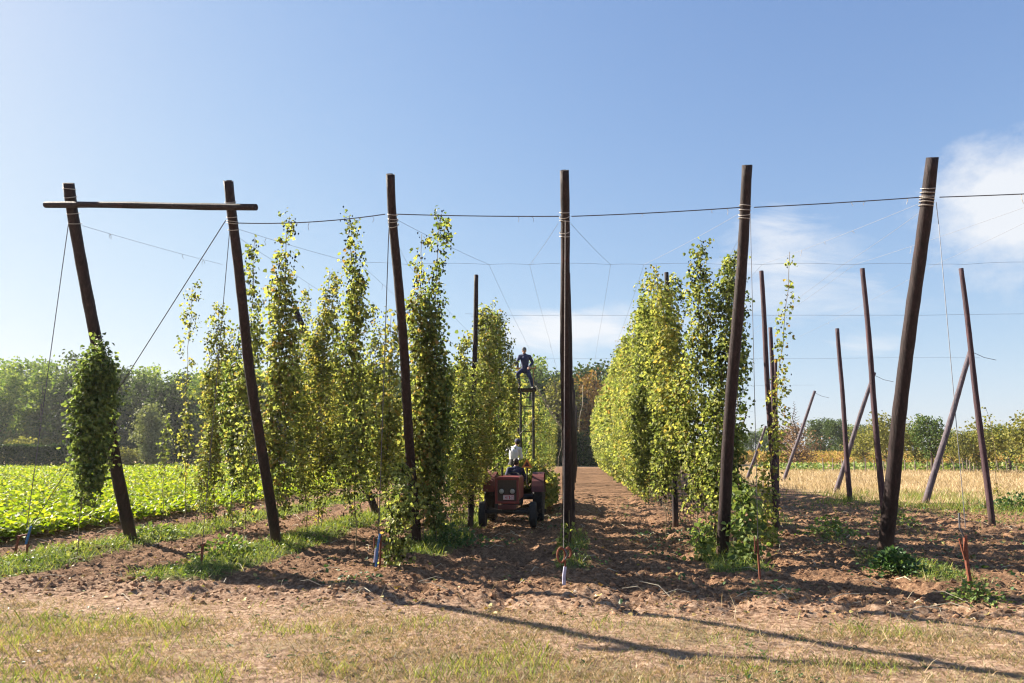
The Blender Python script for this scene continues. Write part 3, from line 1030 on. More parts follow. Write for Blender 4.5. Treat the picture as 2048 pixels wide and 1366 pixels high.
# (label, [(px, py, d)], [(py, half width px, clusters per m)], palette)
front = [
    ('dark hop bunch clinging to the leftmost end pole', [(194, 690, 12.5), (192, 800, 12.6), (180, 900, 12.5), (165, 1020, 12.4)],
     [(684, 12, 30), (705, 30, 100), (760, 50, 170), (830, 50, 170), (900, 40, 130), (950, 30, 90), (980, 22, 40), (1000, 14, 16), (1020, 7, 5)], HD),
    ('thin trailing hop shoots in the grass below the leftmost hop bunch', [(168, 985, 12.1), (150, 1120, 12.1)], [(985, 6, 2), (1050, 12, 4), (1120, 22, 14)], HM),
    ('lone thin hop bine, leftmost of the tall ones', [(386, 572, 17.6), (375, 720, 17.6), (368, 850, 17.6), (372, 1000, 17.6)],
     [(570, 16, 12), (650, 22, 11), (700, 20, 11), (780, 22, 16), (860, 18, 14), (930, 12, 10), (990, 5, 2)], HG),
    ('short hop bine standing alone before the pale willow', [(331, 832, 19), (328, 925, 19), (326, 1030, 19)], [(832, 5, 9), (880, 9, 14), (925, 8, 10), (960, 3, 2), (1030, 8, 4)], HM),
    ('ragged yellowing hop bine second from the left', [(437, 608, 17), (432, 760, 17), (428, 900, 17), (430, 1040, 17)],
     [(606, 15, 14), (660, 28, 26), (760, 32, 34), (860, 30, 34), (940, 24, 26), (1000, 14, 10), (1040, 10, 6)], HG),
    ('dark leafy hop bine just left of the second crossbeam pole', [(480, 640, 16.4), (472, 780, 16.2), (466, 900, 16), (464, 1040, 15.8)],
     [(640, 14, 12), (700, 26, 40), (800, 32, 52), (900, 28, 46), (980, 16, 18), (1040, 12, 6)], HD),
    ('tall hop bine rising close beside the second crossbeam pole', [(509, 470, 13.8), (505, 600, 13.9), (498, 760, 14.4), (490, 1050, 14.6)],
     [(468, 11, 16), (540, 15, 14), (620, 15, 13), (680, 26, 30), (780, 32, 44), (900, 30, 40), (980, 20, 18), (1050, 12, 8)], HM),
    ('tall hop bine with a spiky top under the left end of the cable', [(577, 433, 12.9), (570, 540, 13.0), (562, 700, 13.4), (556, 1060, 14.2)],
     [(430, 18, 17), (500, 20, 13), (545, 22, 22), (620, 34, 40), (720, 42, 52), (860, 42, 52), (960, 34, 34), (1020, 20, 10), (1060, 10, 4)], HM),
    ('narrow hop bine topping the leaning prop', [(608, 582, 18.5), (612, 680, 18.5), (610, 1010, 18.5)],
     [(580, 9, 14), (650, 10, 12), (690, 20, 34), (800, 34, 50), (920, 30, 40), (970, 16, 12), (1010, 8, 3)], HM),
    ('full hop bine with a blunt top in the middle of the left rows', [(660, 547, 16.2), (650, 650, 16.2), (640, 800, 16.2), (636, 1030, 16.2)],
     [(545, 16, 30), (600, 26, 44), (700, 34, 55), (820, 38, 58), (930, 32, 44), (985, 18, 14), (1030, 8, 4)], HG),
    ('tallest hop bine of the left rows, reaching the cable between two poles', [(697, 430, 12.8), (704, 540, 12.9), (706, 700, 13.2), (712, 1060, 13.6)],
     [(428, 19, 16), (500, 22, 18), (560, 26, 26), (640, 34, 36), (740, 40, 52), (860, 44, 52), (950, 34, 34), (1010, 16, 8), (1060, 8, 3)], HM),
    ('short topped hop bine between the tallest one and the blue tube pole', [(746, 604, 17), (750, 700, 17), (752, 840, 17), (756, 1000, 17)],
     [(602, 11, 14), (660, 15, 16), (720, 26, 40), (840, 36, 54), (930, 30, 40), (985, 14, 8)], HM),
    ('ragged hop bine at the left side of the blue tube pole', [(783, 628, 15), (780, 760, 15), (776, 900, 15), (780, 1050, 15)],
     [(626, 12, 12), (680, 20, 24), (780, 30, 46), (880, 32, 50), (960, 24, 30), (1050, 14, 10)], HG),
    ('broad low hop growth beside the blue anchor tube', [(800, 930, 12.2), (796, 1010, 11.6), (796, 1128, 11.2)],
     [(930, 16, 30), (990, 24, 42), (1060, 30, 60), (1110, 42, 70), (1128, 40, 40)], HM),
    ('wavy hop bine in the gap right of the blue tube pole, sparse at the top', [(845, 468, 13.0), (840, 560, 13.0), (842, 680, 13.3), (846, 1050, 13.8)],
     [(465, 10, 12), (530, 14, 12), (590, 18, 14), (640, 30, 46), (740, 40, 60), (860, 38, 58), (950, 32, 44), (1030, 18, 16), (1050, 12, 8)], HM),
    ('tall wavy hop bine whose top touches the cable right of the blue tube pole', [(882, 427, 12.6), (872, 540, 12.8), (872, 680, 13.4), (872, 1060, 14.0)],
     [(425, 15, 17), (490, 15, 15), (560, 17, 16), (620, 26, 40), (720, 36, 56), (840, 38, 60), (940, 34, 52), (1010, 26, 26), (1060, 18, 14)], HD),
    ('hop bine with a low ragged top left of the slim dark pole', [(928, 668, 17.5), (926, 780, 17.5), (922, 900, 17.5), (920, 1030, 17.5)],
     [(666, 12, 16), (720, 20, 34), (820, 30, 50), (920, 28, 44), (990, 16, 14), (1030, 10, 6)], HG),
    ('bushy hop bine with golden leaves right of the slim dark pole', [(968, 618, 19), (968, 720, 19), (962, 850, 19), (958, 1010, 19)],
     [(616, 14, 26), (650, 26, 46), (760, 32, 58), (880, 30, 52), (960, 20, 26), (1010, 10, 6)], HG),
    ('bushy hop bine with a rounded top left of the worker in dark blue', [(1000, 628, 20.5), (1000, 740, 20.5), (996, 850, 20.5), (988, 980, 20.5)],
     [(626, 14, 26), (670, 25, 50), (780, 30, 60), (880, 26, 52), (940, 18, 26), (980, 10, 6)], HM),
    ('last leafy hop bine beside the picking tower, under the worker in dark blue', [(1018, 735, 23.2), (1020, 800, 23.2), (1014, 900, 23.2), (1004, 980, 23)],
     [(735, 8, 20), (765, 14, 44), (800, 19, 60), (860, 18, 50), (900, 14, 30), (980, 6, 6)], HG),
]
for i, (lab, pts, prof, mats) in enumerate(front):
    hop_px(lab, pts, prof, 100 + i, mats, GH_L, ground=i > 0)
# the near end of the right hand hedge
GH_R = 'hop plants in the dense right hand hedge'
rfront = [
    ('tallest hop bine of the dense right hedge, left of the hedge pole', [(1402, 490, 13.6), (1398, 640, 13.8), (1390, 800, 14), (1386, 1040, 14.2)],
     [(488, 20, 26), (540, 26, 34), (600, 26, 34), (660, 32, 46), (760, 38, 60), (880, 38, 60), (960, 30, 40), (1020, 20, 16)], HM),
    ('hop bine of the right hedge hanging behind the hedge pole', [(1472, 506, 14), (1456, 600, 13.6), (1440, 800, 13.4), (1428, 1075, 13.2)],
     [(504, 14, 22), (560, 24, 34), (640, 30, 44), (760, 32, 52), (880, 32, 46), (960, 28, 34), (1040, 26, 26), (1075, 22, 26)], HM),
    ('ragged hop bine clinging to the right side of the hedge pole', [(1484, 520, 14.4), (1482, 640, 14.2), (1474, 800, 14), (1462, 980, 13.6)],
     [(520, 8, 12), (600, 14, 20), (700, 18, 22), (800, 16, 18), (880, 24, 46), (960, 26, 46), (980, 22, 30)], HD),
    ('blunt topped hop bine of the right hedge beside the showing pole top', [(1346, 558, 16.4), (1340, 680, 16.3), (1334, 820, 16), (1330, 1010, 16)],
     [(556, 16, 26), (620, 30, 48), (720, 36, 62), (840, 38, 66), (930, 32, 46), (985, 20, 18)], HM),
    ('hop bine of the right hedge with yellow leaves low on its right', [(1420, 800, 14.6), (1415, 900, 14.4), (1410, 1030, 14.2)],
     [(790, 20, 30), (860, 30, 44), (940, 28, 38), (1000, 18, 14)], HG),
    ('hop bine of the right hedge filling the step below its tallest tops', [(1290, 622, 19.2), (1286, 760, 19), (1282, 880, 19), (1290, 990, 18.6)],
     [(620, 12, 26), (680, 26, 52), (790, 32, 66), (890, 30, 60), (950, 22, 30), (980, 12, 10)], HM),
]
for i, (lab, pts, prof, mats) in enumerate(rfront):
    hop_px(lab, pts, prof, 200 + i, mats, GH_R)
hop_px('silvery hop bush spreading on the ground right of the hedge pole', [(1478, 970, 12.9), (1488, 1040, 12.2), (1494, 1125, 11.6)],
       [(965, 20, 40), (1010, 30, 60), (1060, 38, 80), (1105, 36, 70), (1125, 22, 30)], 220, HD, size=(.07, .12), cone=.1)
hop_px('low dark hop shoots at the foot of the hedge pole, on its left', [(1400, 1050, 12.6), (1402, 1110, 12.2)],
       [(1040, 12, 20), (1080, 20, 40), (1110, 20, 40)], 221, HD, cone=.05)
hop_px('single tall hop bine with tiers of leaves, standing alone right of the hedge', [(1581, 503, 14.4), (1570, 640, 14.5), (1552, 800, 14.6), (1540, 930, 14.5), (1530, 1085, 14.3)],
       [(500, 5, 5), (560, 9, 7), (640, 14, 9), (740, 16, 10), (800, 18, 18), (860, 22, 26), (940, 22, 26), (1000, 26, 44), (1085, 24, 60)], 222, HM, cone=.15)
hop_px('thin reddish hop shoot sticking up above the orchard at the right edge', [(1972, 815, 24), (1988, 880, 24), (1996, 1010, 24)], [(815, 8, 7), (850, 8, 8), (880, 4, 3), (1000, 6, 3)], 223, HG, cone=0)
hop_px('small leafy hop shoots round the foot of the upright centre pole', [(1140, 1020, 12.6), (1134, 1100, 12.4)], [(1018, 22, 7), (1050, 26, 14), (1098, 26, 22)], 224, HM, cone=.02)


# ------------------------------------------------------------------ hop plants, the rest of each row: copies of a few bines
def proto_hop(seed, mats, prof, size, cone, per, sig, lean=0.75, H=6.1):
    path = [(0.0, 0.0, 0.0), (1.0, 0.10, 0), (3.2, lean * .55, 0), (H, lean, 0)]
    return hop_mesh(path, prof, seed, mats, size, cone, per, sig), stem_mesh(path, seed)


DENSE = [(0.10, .12, 5), (.6, .16, 14), (1.2, .34, 36), (2.4, .52, 52), (3.8, .50, 50), (5.0, .38, 40), (5.8, .28, 30), (6.15, .14, 14)]
FRONT = [(0.8, .06, 2), (1.3, .12, 7), (1.9, .26, 22), (2.8, .40, 40), (3.9, .40, 38), (5.0, .30, 30), (5.8, .22, 20), (6.15, .12, 10)]
LOOSE = [(0.35, .10, 4), (.9, .16, 10), (1.6, .28, 26), (2.8, .38, 40), (4.0, .36, 38), (5.0, .26, 24), (5.7, .18, 12), (6.1, .10, 7)]
THIN = [(0.3, .05, 2), (1.0, .14, 9), (2.6, .22, 16), (4.2, .22, 14), (5.2, .14, 8), (5.8, .08, 4)]
near_p = [proto_hop(300 + i, HM if i % 3 else HG, DENSE, (.065, .108), .4, 16, .08) for i in range(5)]
front_p = [proto_hop(310 + i, HM if i % 3 else HG, FRONT, (.058, .10), .5, 15, .072) for i in range(5)]
mid_p = [proto_hop(320 + i, HM, [(z, r, d * .5) for z, r, d in DENSE], (.14, .21), .4, 9, .10) for i in range(5)]
loose_p = [proto_hop(340 + i, (HM, HG, HM, HD)[i % 4], LOOSE, (.055, .095), .5, 13, .075) for i in range(6)]
thin_p = [proto_hop(360 + i, (HG, HD, HG, HD)[i % 4], THIN, (.12, .19), .1, 8, .10, lean=.5) for i in range(4)]


def plant_copy(proto, x, y, side, label, group, sc=1.0, hs=1.0):
    t = thing('hop_plant', label, 'hop plant', (x, y, 0), group, (0 if side > 0 else math.pi) + random.uniform(-.3, .3))
    t.scale = (sc, sc, hs)
    link('foliage', proto[0], t); link('stem', proto[1], t)
    return t


# right hedge
d = 15.2
i = 0
while d < 87:
    pr = front_p if d < 25 else near_p if d < 34 else mid_p
    plant_copy(pr[(i * 3) % 5], row_x(5, d) + random.uniform(-.1, .1), d, -1, 'leafy hop plant on the alley side of the dense right hedge', GH_R, random.uniform(.92, 1.12), random.uniform(.94, 1.03))
    d += 1.0 if d < 34 else 1.15; i += 1
d = 25.5
while d < 87:
    pr = near_p if d < 30 else mid_p
    plant_copy(pr[(i * 2 + 1) % 5], row_x(5, d) + random.uniform(-.1, .1), d, 1, 'leafy hop plant on the field side of the dense right hedge', GH_R, random.uniform(.9, 1.05), random.uniform(.88, 1.01))
    d += 1.8 if d < 34 else 2.2; i += 1
# left rows
for r, y0, y1, st in ((3, 15.2, 23.6, 1.5), (2, 15.8, 25, 3.0), (1, 16.4, 19, 2.6)):
    for s in (-1, 1):
        if r == 1 and s < 0: continue
        d = y0 + (0.5 if s > 0 else 0)
        while d < y1:
            if r == 3 and s > 0 and d > 21.5: break
            if r == 3 and s < 0 and d > 17.6: break
            hs = random.uniform(.80, 1.0) if (r == 3 and d > 17.5) else random.uniform(.56, .80)
            x = row_x(r, d) + random.uniform(-.12, .12)
            side = 'right' if s > 0 else 'left'
            plant_copy(loose_p[i % 6], x, d, s, {3: f'hop plant in the row beside the tractor, strung to the {side} wire', 2: f'hop plant in the second row left of the tractor, strung to the {side} wire', 1: 'hop plant in the outermost left row by the green crop'}[r], GH_L, random.uniform(.85, 1.1), hs)
            d += st * random.uniform(.85, 1.2); i += 1
d = 24.6
while d < 84:
    plant_copy(thin_p[i % 4], row_x(3, d) + random.uniform(-.1, .1), d, random.choice((-1, 1)), 'thin half bare hop plant in the stripped row behind the trailer', 'half bare hop plants behind the trailer', random.uniform(.8, 1.2), random.uniform(.8, .98))
    d += random.uniform(.9, 1.5); i += 1

# ------------------------------------------------------------------ ground cover
def blades(P, h, w, lean, seed):
    r = np.random.default_rng(seed); n = len(P)
    a = r.random(n) * 2 * np.pi
    side = np.stack([np.cos(a), np.sin(a), np.zeros(n)], 1) * (w / 2)[:, None]
    b = r.random(n) * 2 * np.pi
    tip = P + np.stack([np.cos(b) * lean * h, np.sin(b) * lean * h, h], 1)
    mid = P * .5 + tip * .5 + np.array([0, 0, 1]) * (h * .14)[:, None]
    V = np.stack([P - side, P + side, mid + side * .7, tip, mid - side * .7], 1)
    return V.reshape(-1, 3), (np.arange(n) * 5)[:, None] + np.array([[0, 1, 2, 3, 4]])[0]


def scatter(n, x0, x1, y0, y1, seed, dens, persp=True):
    r = np.random.default_rng(seed)
    X = r.uniform(x0, x1, n)
    Y = np.exp(r.uniform(math.log(y0), math.log(y1), n)) if persp else r.uniform(y0, y1, n)
    k = r.random(n) < dens(X, Y)
    X, Y = X[k], Y[k]
    return np.stack([X, Y, ground_h(X, Y) - 0.004], 1)


def turf_d(X, Y):
    e = 1 - sstep(-.7, .5, Y - grass_edge(X) + 0.8 * (fbm(X * 1.3, Y * 1.3, 81) - .5))
    return e * (0.28 + 0.72 * sstep(.38, .66, fbm(X * 1.25, Y * 1.9, 82)))


P = scatter(260000, -9, 10, 4.7, 10.5, 1, turf_d)
r_ = np.random.default_rng(2)
v, f = blades(P, r_.uniform(.012, .055, len(P)), r_.uniform(.004, .008, len(P)), 1.0, 3)
tag(link('dry_turf', np_mesh('dry_turf', v, f, [M['drygrass']])), 'short half dry grass in the foreground', 'grass', kind='stuff')


def tuft_d(X, Y):
    return (1 - sstep(-.6, .2, Y - grass_edge(X))) * sstep(.54, .70, fbm(X * 1.0 + 7, Y * 1.6, 83))


P = scatter(60000, -9, 10, 4.7, 9.6, 4, tuft_d)
v, f = blades(P, r_.uniform(.03, .12, len(P)), r_.uniform(.004, .008, len(P)), .7, 5)
tag(link('green_turf', np_mesh('green_turf', v, f, [M['grass']])), 'greener grass tufts among the dry turf', 'grass', kind='stuff')


def weedy(X, Y):
    return sstep(.25, .75, green_zone(X, Y))


P = scatter(130000, -13, 16, 9.0, 30, 6, weedy)
v, f = blades(P, r_.uniform(.04, .16, len(P)) * (1 + P[:, 1] * .01), r_.uniform(.006, .012, len(P)) * (P[:, 1] / 11), .7, 7)
tag(link('row_grass', np_mesh('row_grass', v, f, [M['grass']])), 'pale green grass strips under the hop rows', 'grass', kind='stuff')
P = scatter(60000, -13, 16, 9.0, 28, 8, weedy)
n = len(P)
P[:, 2] += r_.uniform(.02, .11, n)
T = np.stack([r_.standard_normal(n), r_.standard_normal(n), r_.uniform(-.2, .5, n)], 1)
v, f = leaves(P, T, np.tile([0, 0, 1.0], (n, 1)) + r_.standard_normal((n, 3)) * .3, r_.uniform(.03, .06, n), False)
tag(link('row_weeds', np_mesh('row_weeds', v, f, [M['weed']])), 'low leafy weeds under the hop rows', 'weeds', kind='stuff')


def sprout_d(X, Y):
    s = sstep(-.2, .6, Y - grass_edge(X)) * (1 - field_zone(X, Y))
    return s * np.maximum(0.9 * sstep(.60, .75, fbm(X * .9 + 31, Y * .9, 84)), .05 * (X > 5))


P = scatter(38000, -4, 20, 8.5, 28, 9, sprout_d)
n = len(P); P[:, 2] += r_.uniform(.01, .12, n)
T = np.stack([r_.standard_normal(n), r_.standard_normal(n), r_.uniform(-.1, .7, n)], 1)
v, f = leaves(P, T, np.tile([0, 0, 1.0], (n, 1)) + r_.standard_normal((n, 3)) * .4, r_.uniform(.04, .09, n), False)
tag(link('soil_weeds', np_mesh('soil_weeds', v, f, [M['nettle']])), 'scattered weeds sprouting from the bare soil', 'weeds', kind='stuff')

P = scatter(2600, -9, 10, 4.8, 9.8, 16, lambda X, Y: .25 + .75 * sstep(.55, .7, fbm(X * .8 + 11, Y * 1.1, 89)))
v, f = blades(P, r_.uniform(.08, .20, len(P)), r_.uniform(.004, .007, len(P)), .9, 17)
tag(link('dead_stalks', np_mesh('dead_stalks', v, f, [M['straw']])), 'bleached dead grass stalks in the turf', 'dry grass', kind='stuff')
P = scatter(1500, -9, 10, 4.8, 10.5, 18, lambda X, Y: sstep(.60, .70, fbm(X * 1.4 + 21, Y * 1.8, 90)))
n = len(P)
q_ = np.repeat(np.arange(n), 5); P = P[q_] + r_.standard_normal((n * 5, 3)) * np.array([.02, .02, .004]) + np.array([0, 0, .012])
T = np.stack([r_.standard_normal(n * 5), r_.standard_normal(n * 5), r_.uniform(.0, .35, n * 5)], 1)
v, f = leaves(P, T, np.tile([0, 0, 1.0], (n * 5, 1)), r_.uniform(.03, .06, n * 5), False, .7)
tag(link('turf_weeds', np_mesh('turf_weeds', v, f, [M['nettle']])), 'flat broad leaved weeds in the dry turf', 'weeds', kind='stuff')

# clods of earth
def clods():
    bm = bmesh.new(); bmesh.ops.create_icosphere(bm, subdivisions=1, radius=1)
    bv = np.array([x.co[:] for x in bm.verts]); bf = np.array([[q.index for q in x.verts] for x in bm.faces]); bm.free()
    P = scatter(95000, -11, 15, 8.0, 22, 11, lambda X, Y: sstep(-.2, .7, Y - grass_edge(X)) * (.35 + .65 * sstep(.45, .6, fbm(X * 1.2, Y * 1.2, 85))) * (1 - .8 * green_zone(X, Y)))
    n = len(P); r = np.random.default_rng(12)
    S = (0.006 + 0.032 * r.random(n) ** 3.2) * (P[:, 1] / 11) ** .3
    V = bv[None] * (1 + .35 * r.standard_normal((n, len(bv), 1))) * S[:, None, None] * np.array([1.2, 1, .8]) + P[:, None, :]
    Q = bf[None] + (np.arange(n) * len(bv))[:, None, None]
    m = np_mesh('soil_clods', V.reshape(-1, 3), Q.reshape(-1, 3), [solid('clod_earth', (0.265, 0.155, 0.092), .95, .5, 3, spec=.1)])
    tag(link('soil_clods', m), 'clods of reddish brown earth on the tilled soil', 'soil', kind='stuff')


clods()

# fallen leaves and scraps of bine
P = scatter(9000, -12, 16, 8.0, 30, 14, lambda X, Y: .25 + .75 * sstep(.5, .7, fbm(X * .8 + 3, Y * .8, 88)) * sstep(-.2, .8, Y - grass_edge(X)))
n = len(P); P[:, 2] += r_.uniform(.004, .03, n)
T = np.stack([r_.standard_normal(n), r_.standard_normal(n), r_.uniform(-.3, .5, n)], 1)
v, f = leaves(P, T, np.tile([0, 0, 1.0], (n, 1)) + r_.standard_normal((n, 3)) * .5, r_.uniform(.03, .075, n))
M['litter'] = leaf_mat('fallen_leaf', [(0, (.10, .055, .025)), (.5, (.24, .15, .06)), (.85, (.42, .32, .12)), (1, (.30, .32, .10))], .2)
tag(link('fallen_leaves', np_mesh('fallen_leaves', v, f, [M['litter']])), 'fallen yellow and brown leaves on the soil', 'leaves', kind='stuff')
mb = MB()
for q in scatter(420, -11, 15, 8.2, 24, 15, lambda X, Y: .7 * sstep(-.2, .8, Y - grass_edge(X))):
    a = random.random() * 6.28; l = random.uniform(.12, .5)
    q = Vector(q) + Vector((0, 0, .02)); e = Vector((math.cos(a), math.sin(a), random.uniform(-.05, .25))) * l
    mb.tube([q, q + e * .5 + Vector((random.uniform(-.06, .06), random.uniform(-.06, .06), .05)), q + e], [.006, .005, .003], 4)
tag(mb.build('bine_scraps', M['twine']), 'dry scraps of cut bine and string on the soil', 'stems', kind='stuff')

# dry field on the right
def strawd(X, Y):
    return field_zone(X, Y) * (X > 0) * (Y < 88) * (.3 + .7 * sstep(.35, .6, fbm(X * .5, Y * .5, 86)))


r2 = np.random.default_rng(21)
P = scatter(130000, 8, 80, 24, 92, 22, strawd)
v, f = blades(P, r2.uniform(.10, .32, len(P)), r2.uniform(.012, .02, len(P)) * (P[:, 1] / 26), .5, 23)
tag(link('dry_field_grass', np_mesh('dry_field_grass', v, f, [M['straw']])), 'straw coloured dry grass field on the right', 'dry grass', kind='stuff')
P = scatter(30000, 11, 34, 22, 34, 24, lambda X, Y: .8 * sstep(.45, .6, fbm(X * .7, Y * .7, 87)) * (1 - .7 * sstep(27, 34, Y)))
v, f = blades(P, r2.uniform(.10, .30, len(P)), r2.uniform(.012, .02, len(P)), .6, 25)
tag(link('field_edge_grass', np_mesh('field_edge_grass', v, f, [M['grass']])), 'greenish grass along the near edge of the dry field', 'grass', kind='stuff')
# ripe maize beyond it
n = 26000
X = r2.uniform(26, 150, n); Y = r2.uniform(104, 128, n)
P = np.stack([X, Y, r2.uniform(.1, 1.7, n)], 1)
T = np.stack([r2.standard_normal(n), r2.standard_normal(n), r2.uniform(.2, 1.6, n)], 1)
v, f = leaves(P, T, r2.standard_normal((n, 3)), r2.uniform(.5, .9, n), False, .35)
tag(link('maize_field', np_mesh('maize_field', v, f, [M['maize']])), 'strip of ripe golden maize before the far trees', 'maize', kind='stuff')

# bright leafy crop on the left
def beets():
    r = np.random.default_rng(31)
    n = 42000
    Y = np.exp(r.uniform(math.log(9.5), math.log(88), n)); X = r.uniform(-.86, 0, n) * Y - 2
    # plants stand in drills parallel to the rows
    e = beet_edge(Y)
    k = (X < e + .15 * r.standard_normal(n)) & (X > -.86 * Y - 2)
    X, Y = X[k], Y[k]
    n = len(X)
    c = np.stack([X, Y, np.zeros(n)], 1)
    nl = 6
    idx = np.repeat(np.arange(n), nl); m = len(idx)
    a = r.random(m) * 2 * np.pi
    out = np.stack([np.cos(a), np.sin(a), np.zeros(m)], 1)
    grow = np.clip(Y / 40, .9, 1.5)[idx]
    hh = (.30 + .16 * fbm(X * .8, Y * .8, 33))[idx]
    P = c[idx] + out * r.uniform(.03, .14, m)[:, None]
    P[:, 2] = hh * r.uniform(.25, 1.0, m)
    T = out * r.uniform(.4, 1.1, m)[:, None] + np.array([0, 0, 1]) * r.uniform(-.25, .9, m)[:, None]
    Nn = np.array([0, 0, 1]) * 1.0 - out * .5 + r.standard_normal((m, 3)) * .35
    v, f = leaves(P, T, Nn, r.uniform(.11, .21, m) * grow, False, 1.0)
    tag(link('leafy_crop', np_mesh('leafy_crop', v, f, [M['beet']])), 'bright green low leafy crop field on the left', 'crop', kind='stuff')


beets()


# single weed clumps one can point at
def weed_clump(label, px, py, rx, h, mat, n=420, size=(.05, .10)):
    g = gp(px, py); g.z = gh(g.x, g.y)
    r = np.random.default_rng(int(px))
    t = thing('weed_clump', label, 'weed', g, 'weed clumps round the poles')
    q = r.standard_normal((n, 3)) * np.array([rx * .5, rx * .5, 1]); q[:, 2] = np.abs(r.random(n)) * h * np.exp(-(q[:, 0] ** 2 + q[:, 1] ** 2) / rx ** 2)
    T = q * np.array([1.5, 1.5, .3]) / rx + r.standard_normal((n, 3)) * .5 + np.array([0, 0, .25])
    v, f = leaves(q, T, np.array([0, 0, 1.0]) + r.standard_normal((n, 3)) * .5, r.uniform(*size, n), False)
    link('foliage', np_mesh('foliage', v, f, [mat]), t)
    mb = MB()
    for k in range(9):
        a = r.random() * 6.28; rr = rx * .5 * r.random()
        mb.tube([(0.02 * math.cos(a), .02 * math.sin(a), -.03), (rr * math.cos(a), rr * math.sin(a), h * r.uniform(.6, .95))], .006, 4)
    mb.build('stem', M['stem'], t)


weed_clump('dark nettle clump at the foot of the thick curved pole', 1792, 1150, .34, .34, M['nettle'], 700)
weed_clump('weed clump round the crooked rusty stake', 1950, 1205, .30, .22, M['weed'], 350, (.03, .07))
weed_clump('green weed clump left of the second crossbeam pole foot', 455, 1112, .5, .38, M['weed'], 420)
weed_clump('green weed clump right of the leftmost pole foot', 300, 1078, .6, .30, M['weed'], 480)
weed_clump('leafy weed clump right of the blue tube pole foot', 905, 1090, .6, .40, M['nettle'], 520)
weed_clump('bright weed clump in the soil between the two right poles', 1660, 1075, .5, .42, M['weed'], 420)
weed_clump('weed clump just right of the thick curved pole, halfway to the dry field', 1792, 1052, .5, .55, M['weed'], 360)
weed_clump('weed clump by the edge of the dry field at far right', 2035, 1020, .8, .6, M['nettle'], 500, (.08, .14))


# ------------------------------------------------------------------ trees
def tree_meshes(seed, H, lobes, nleaf, size, mat, trunk_r, crown0, up=0.0, droop=0.0, limbs=7, bare=False, clump=.7):
    r = np.random.default_rng(seed)
    mb = MB()
    top = H * .86
    tp = [(0, 0, -.3)] + [(.12 * r.standard_normal() * k / 4, .12 * r.standard_normal() * k / 4, top * k / 6) for k in range(1, 7)]
    mb.tube(tp, [trunk_r * (1.25 - .19 * k) for k in range(7)], 7)
    L_ = np.array(lobes, float)
    for k in range(limbs):
        l = L_[r.integers(len(L_))]
        z0 = max(crown0 * H * .8, l[2] * H * r.uniform(.45, .8))
        e = np.array([l[0], l[1], l[2] * H]) + r.standard_normal(3) * .3 * l[3]
        s = Vector((float(np.interp(z0, [p[2] for p in tp], [p[0] for p in tp])), float(np.interp(z0, [p[2] for p in tp], [p[1] for p in tp])), z0))
        e = Vector(e)
        m_ = s.lerp(e, .5) + Vector((0, 0, .12 * (e - s).length))
        mb.tube([s, m_, e], [trunk_r * .5, trunk_r * .3, trunk_r * .08], 5)
    vol = L_[:, 3] ** 2 * L_[:, 4]
    nc = max(10, int(nleaf / 26))
    pick = r.choice(len(L_), nc, p=vol / vol.sum())
    u = unit(r.standard_normal((nc, 3)))
    rad = (.25 + .75 * r.random(nc)) ** .45
    C = np.stack([L_[pick, 0], L_[pick, 1], L_[pick, 2] * H], 1) + u * rad[:, None] * np.stack([L_[pick, 3], L_[pick, 3], L_[pick, 4]], 1)
    k = np.maximum(5, r.poisson(26, nc)); idx = np.repeat(np.arange(nc), k); m = len(idx)
    P = C[idx] + r.standard_normal((m, 3)) * clump * np.array([1, 1, .75])
    P[:, 2] -= droop * np.abs(r.standard_normal(m))
    k2 = P[:, 2] > .15
    P, idx = P[k2], idx[k2]; m = len(P)
    T = u[idx] * .5 + r.standard_normal((m, 3)) * .7 + np.array([0, 0, up - droop])
    Nn = u[idx] * .4 + np.array([0, 0, .6]) + r.standard_normal((m, 3)) * .6
    v, f = leaves(P, T, Nn, r.uniform(size[0], size[1], m), False)
    if bare:
        for q in range(60):
            z = H * (crown0 + (1 - crown0) * q / 60 * .97); a = q * 2.4
            ln = (1 - q / 62) * H * .24
            mb.tube([(0, 0, z), (ln * .6 * math.cos(a), ln * .6 * math.sin(a), z + .1 * ln), (ln * math.cos(a), ln * math.sin(a), z + .35 * ln)], [.05, .03, .012], 4)
    return mb.mesh('trunk', M['bark'], True), np_mesh('crown', v, f, [mat])


M['poplar'] = leaf_mat('poplar_leaf', [(0, (0.092, 0.154, 0.046)), (.5, (0.185, 0.257, 0.073)), (1, (0.348, 0.390, 0.123))], .35, spec=0.05)
M['oak'] = leaf_mat('woodland_leaf', [(0, (0.035, 0.057, 0.020)), (.5, (0.063, 0.097, 0.033)), (1, (0.114, 0.149, 0.052))], .3, spec=0.05)
M['willow'] = leaf_mat('willow_leaf', [(0, (0.123, 0.146, 0.078)), (.6, (0.213, 0.235, 0.123)), (1, (0.314, 0.325, 0.179))], .3, spec=0.05)
M['rusty'] = leaf_mat('rusty_tree_leaf', [(0, (0.141, 0.084, 0.036)), (.5, (0.243, 0.137, 0.058)), (1, (0.333, 0.258, 0.086))], .3, spec=0.05)
M['olive'] = leaf_mat('olive_tree_leaf', [(0, (0.096, 0.102, 0.030)), (.5, (0.180, 0.180, 0.054)), (1, (0.300, 0.276, 0.096))], .35, spec=0.05)
M['deadtree'] = leaf_mat('brown_twig_leaf', [(0, (0.150, 0.090, 0.060)), (.5, (0.240, 0.150, 0.098)), (1, (0.330, 0.225, 0.135))], .15, spec=0.05)
M['apple'] = leaf_mat('orchard_leaf', [(0, (0.036, 0.065, 0.024)), (.5, (0.071, 0.113, 0.033)), (1, (0.143, 0.190, 0.060))], .3, spec=0.05)
M['hedge'] = leaf_mat('hedge_leaf', [(0, (.018, .040, .014)), (.5, (.036, .070, .020)), (1, (.08, .11, .03))], .22, spec=0.05)


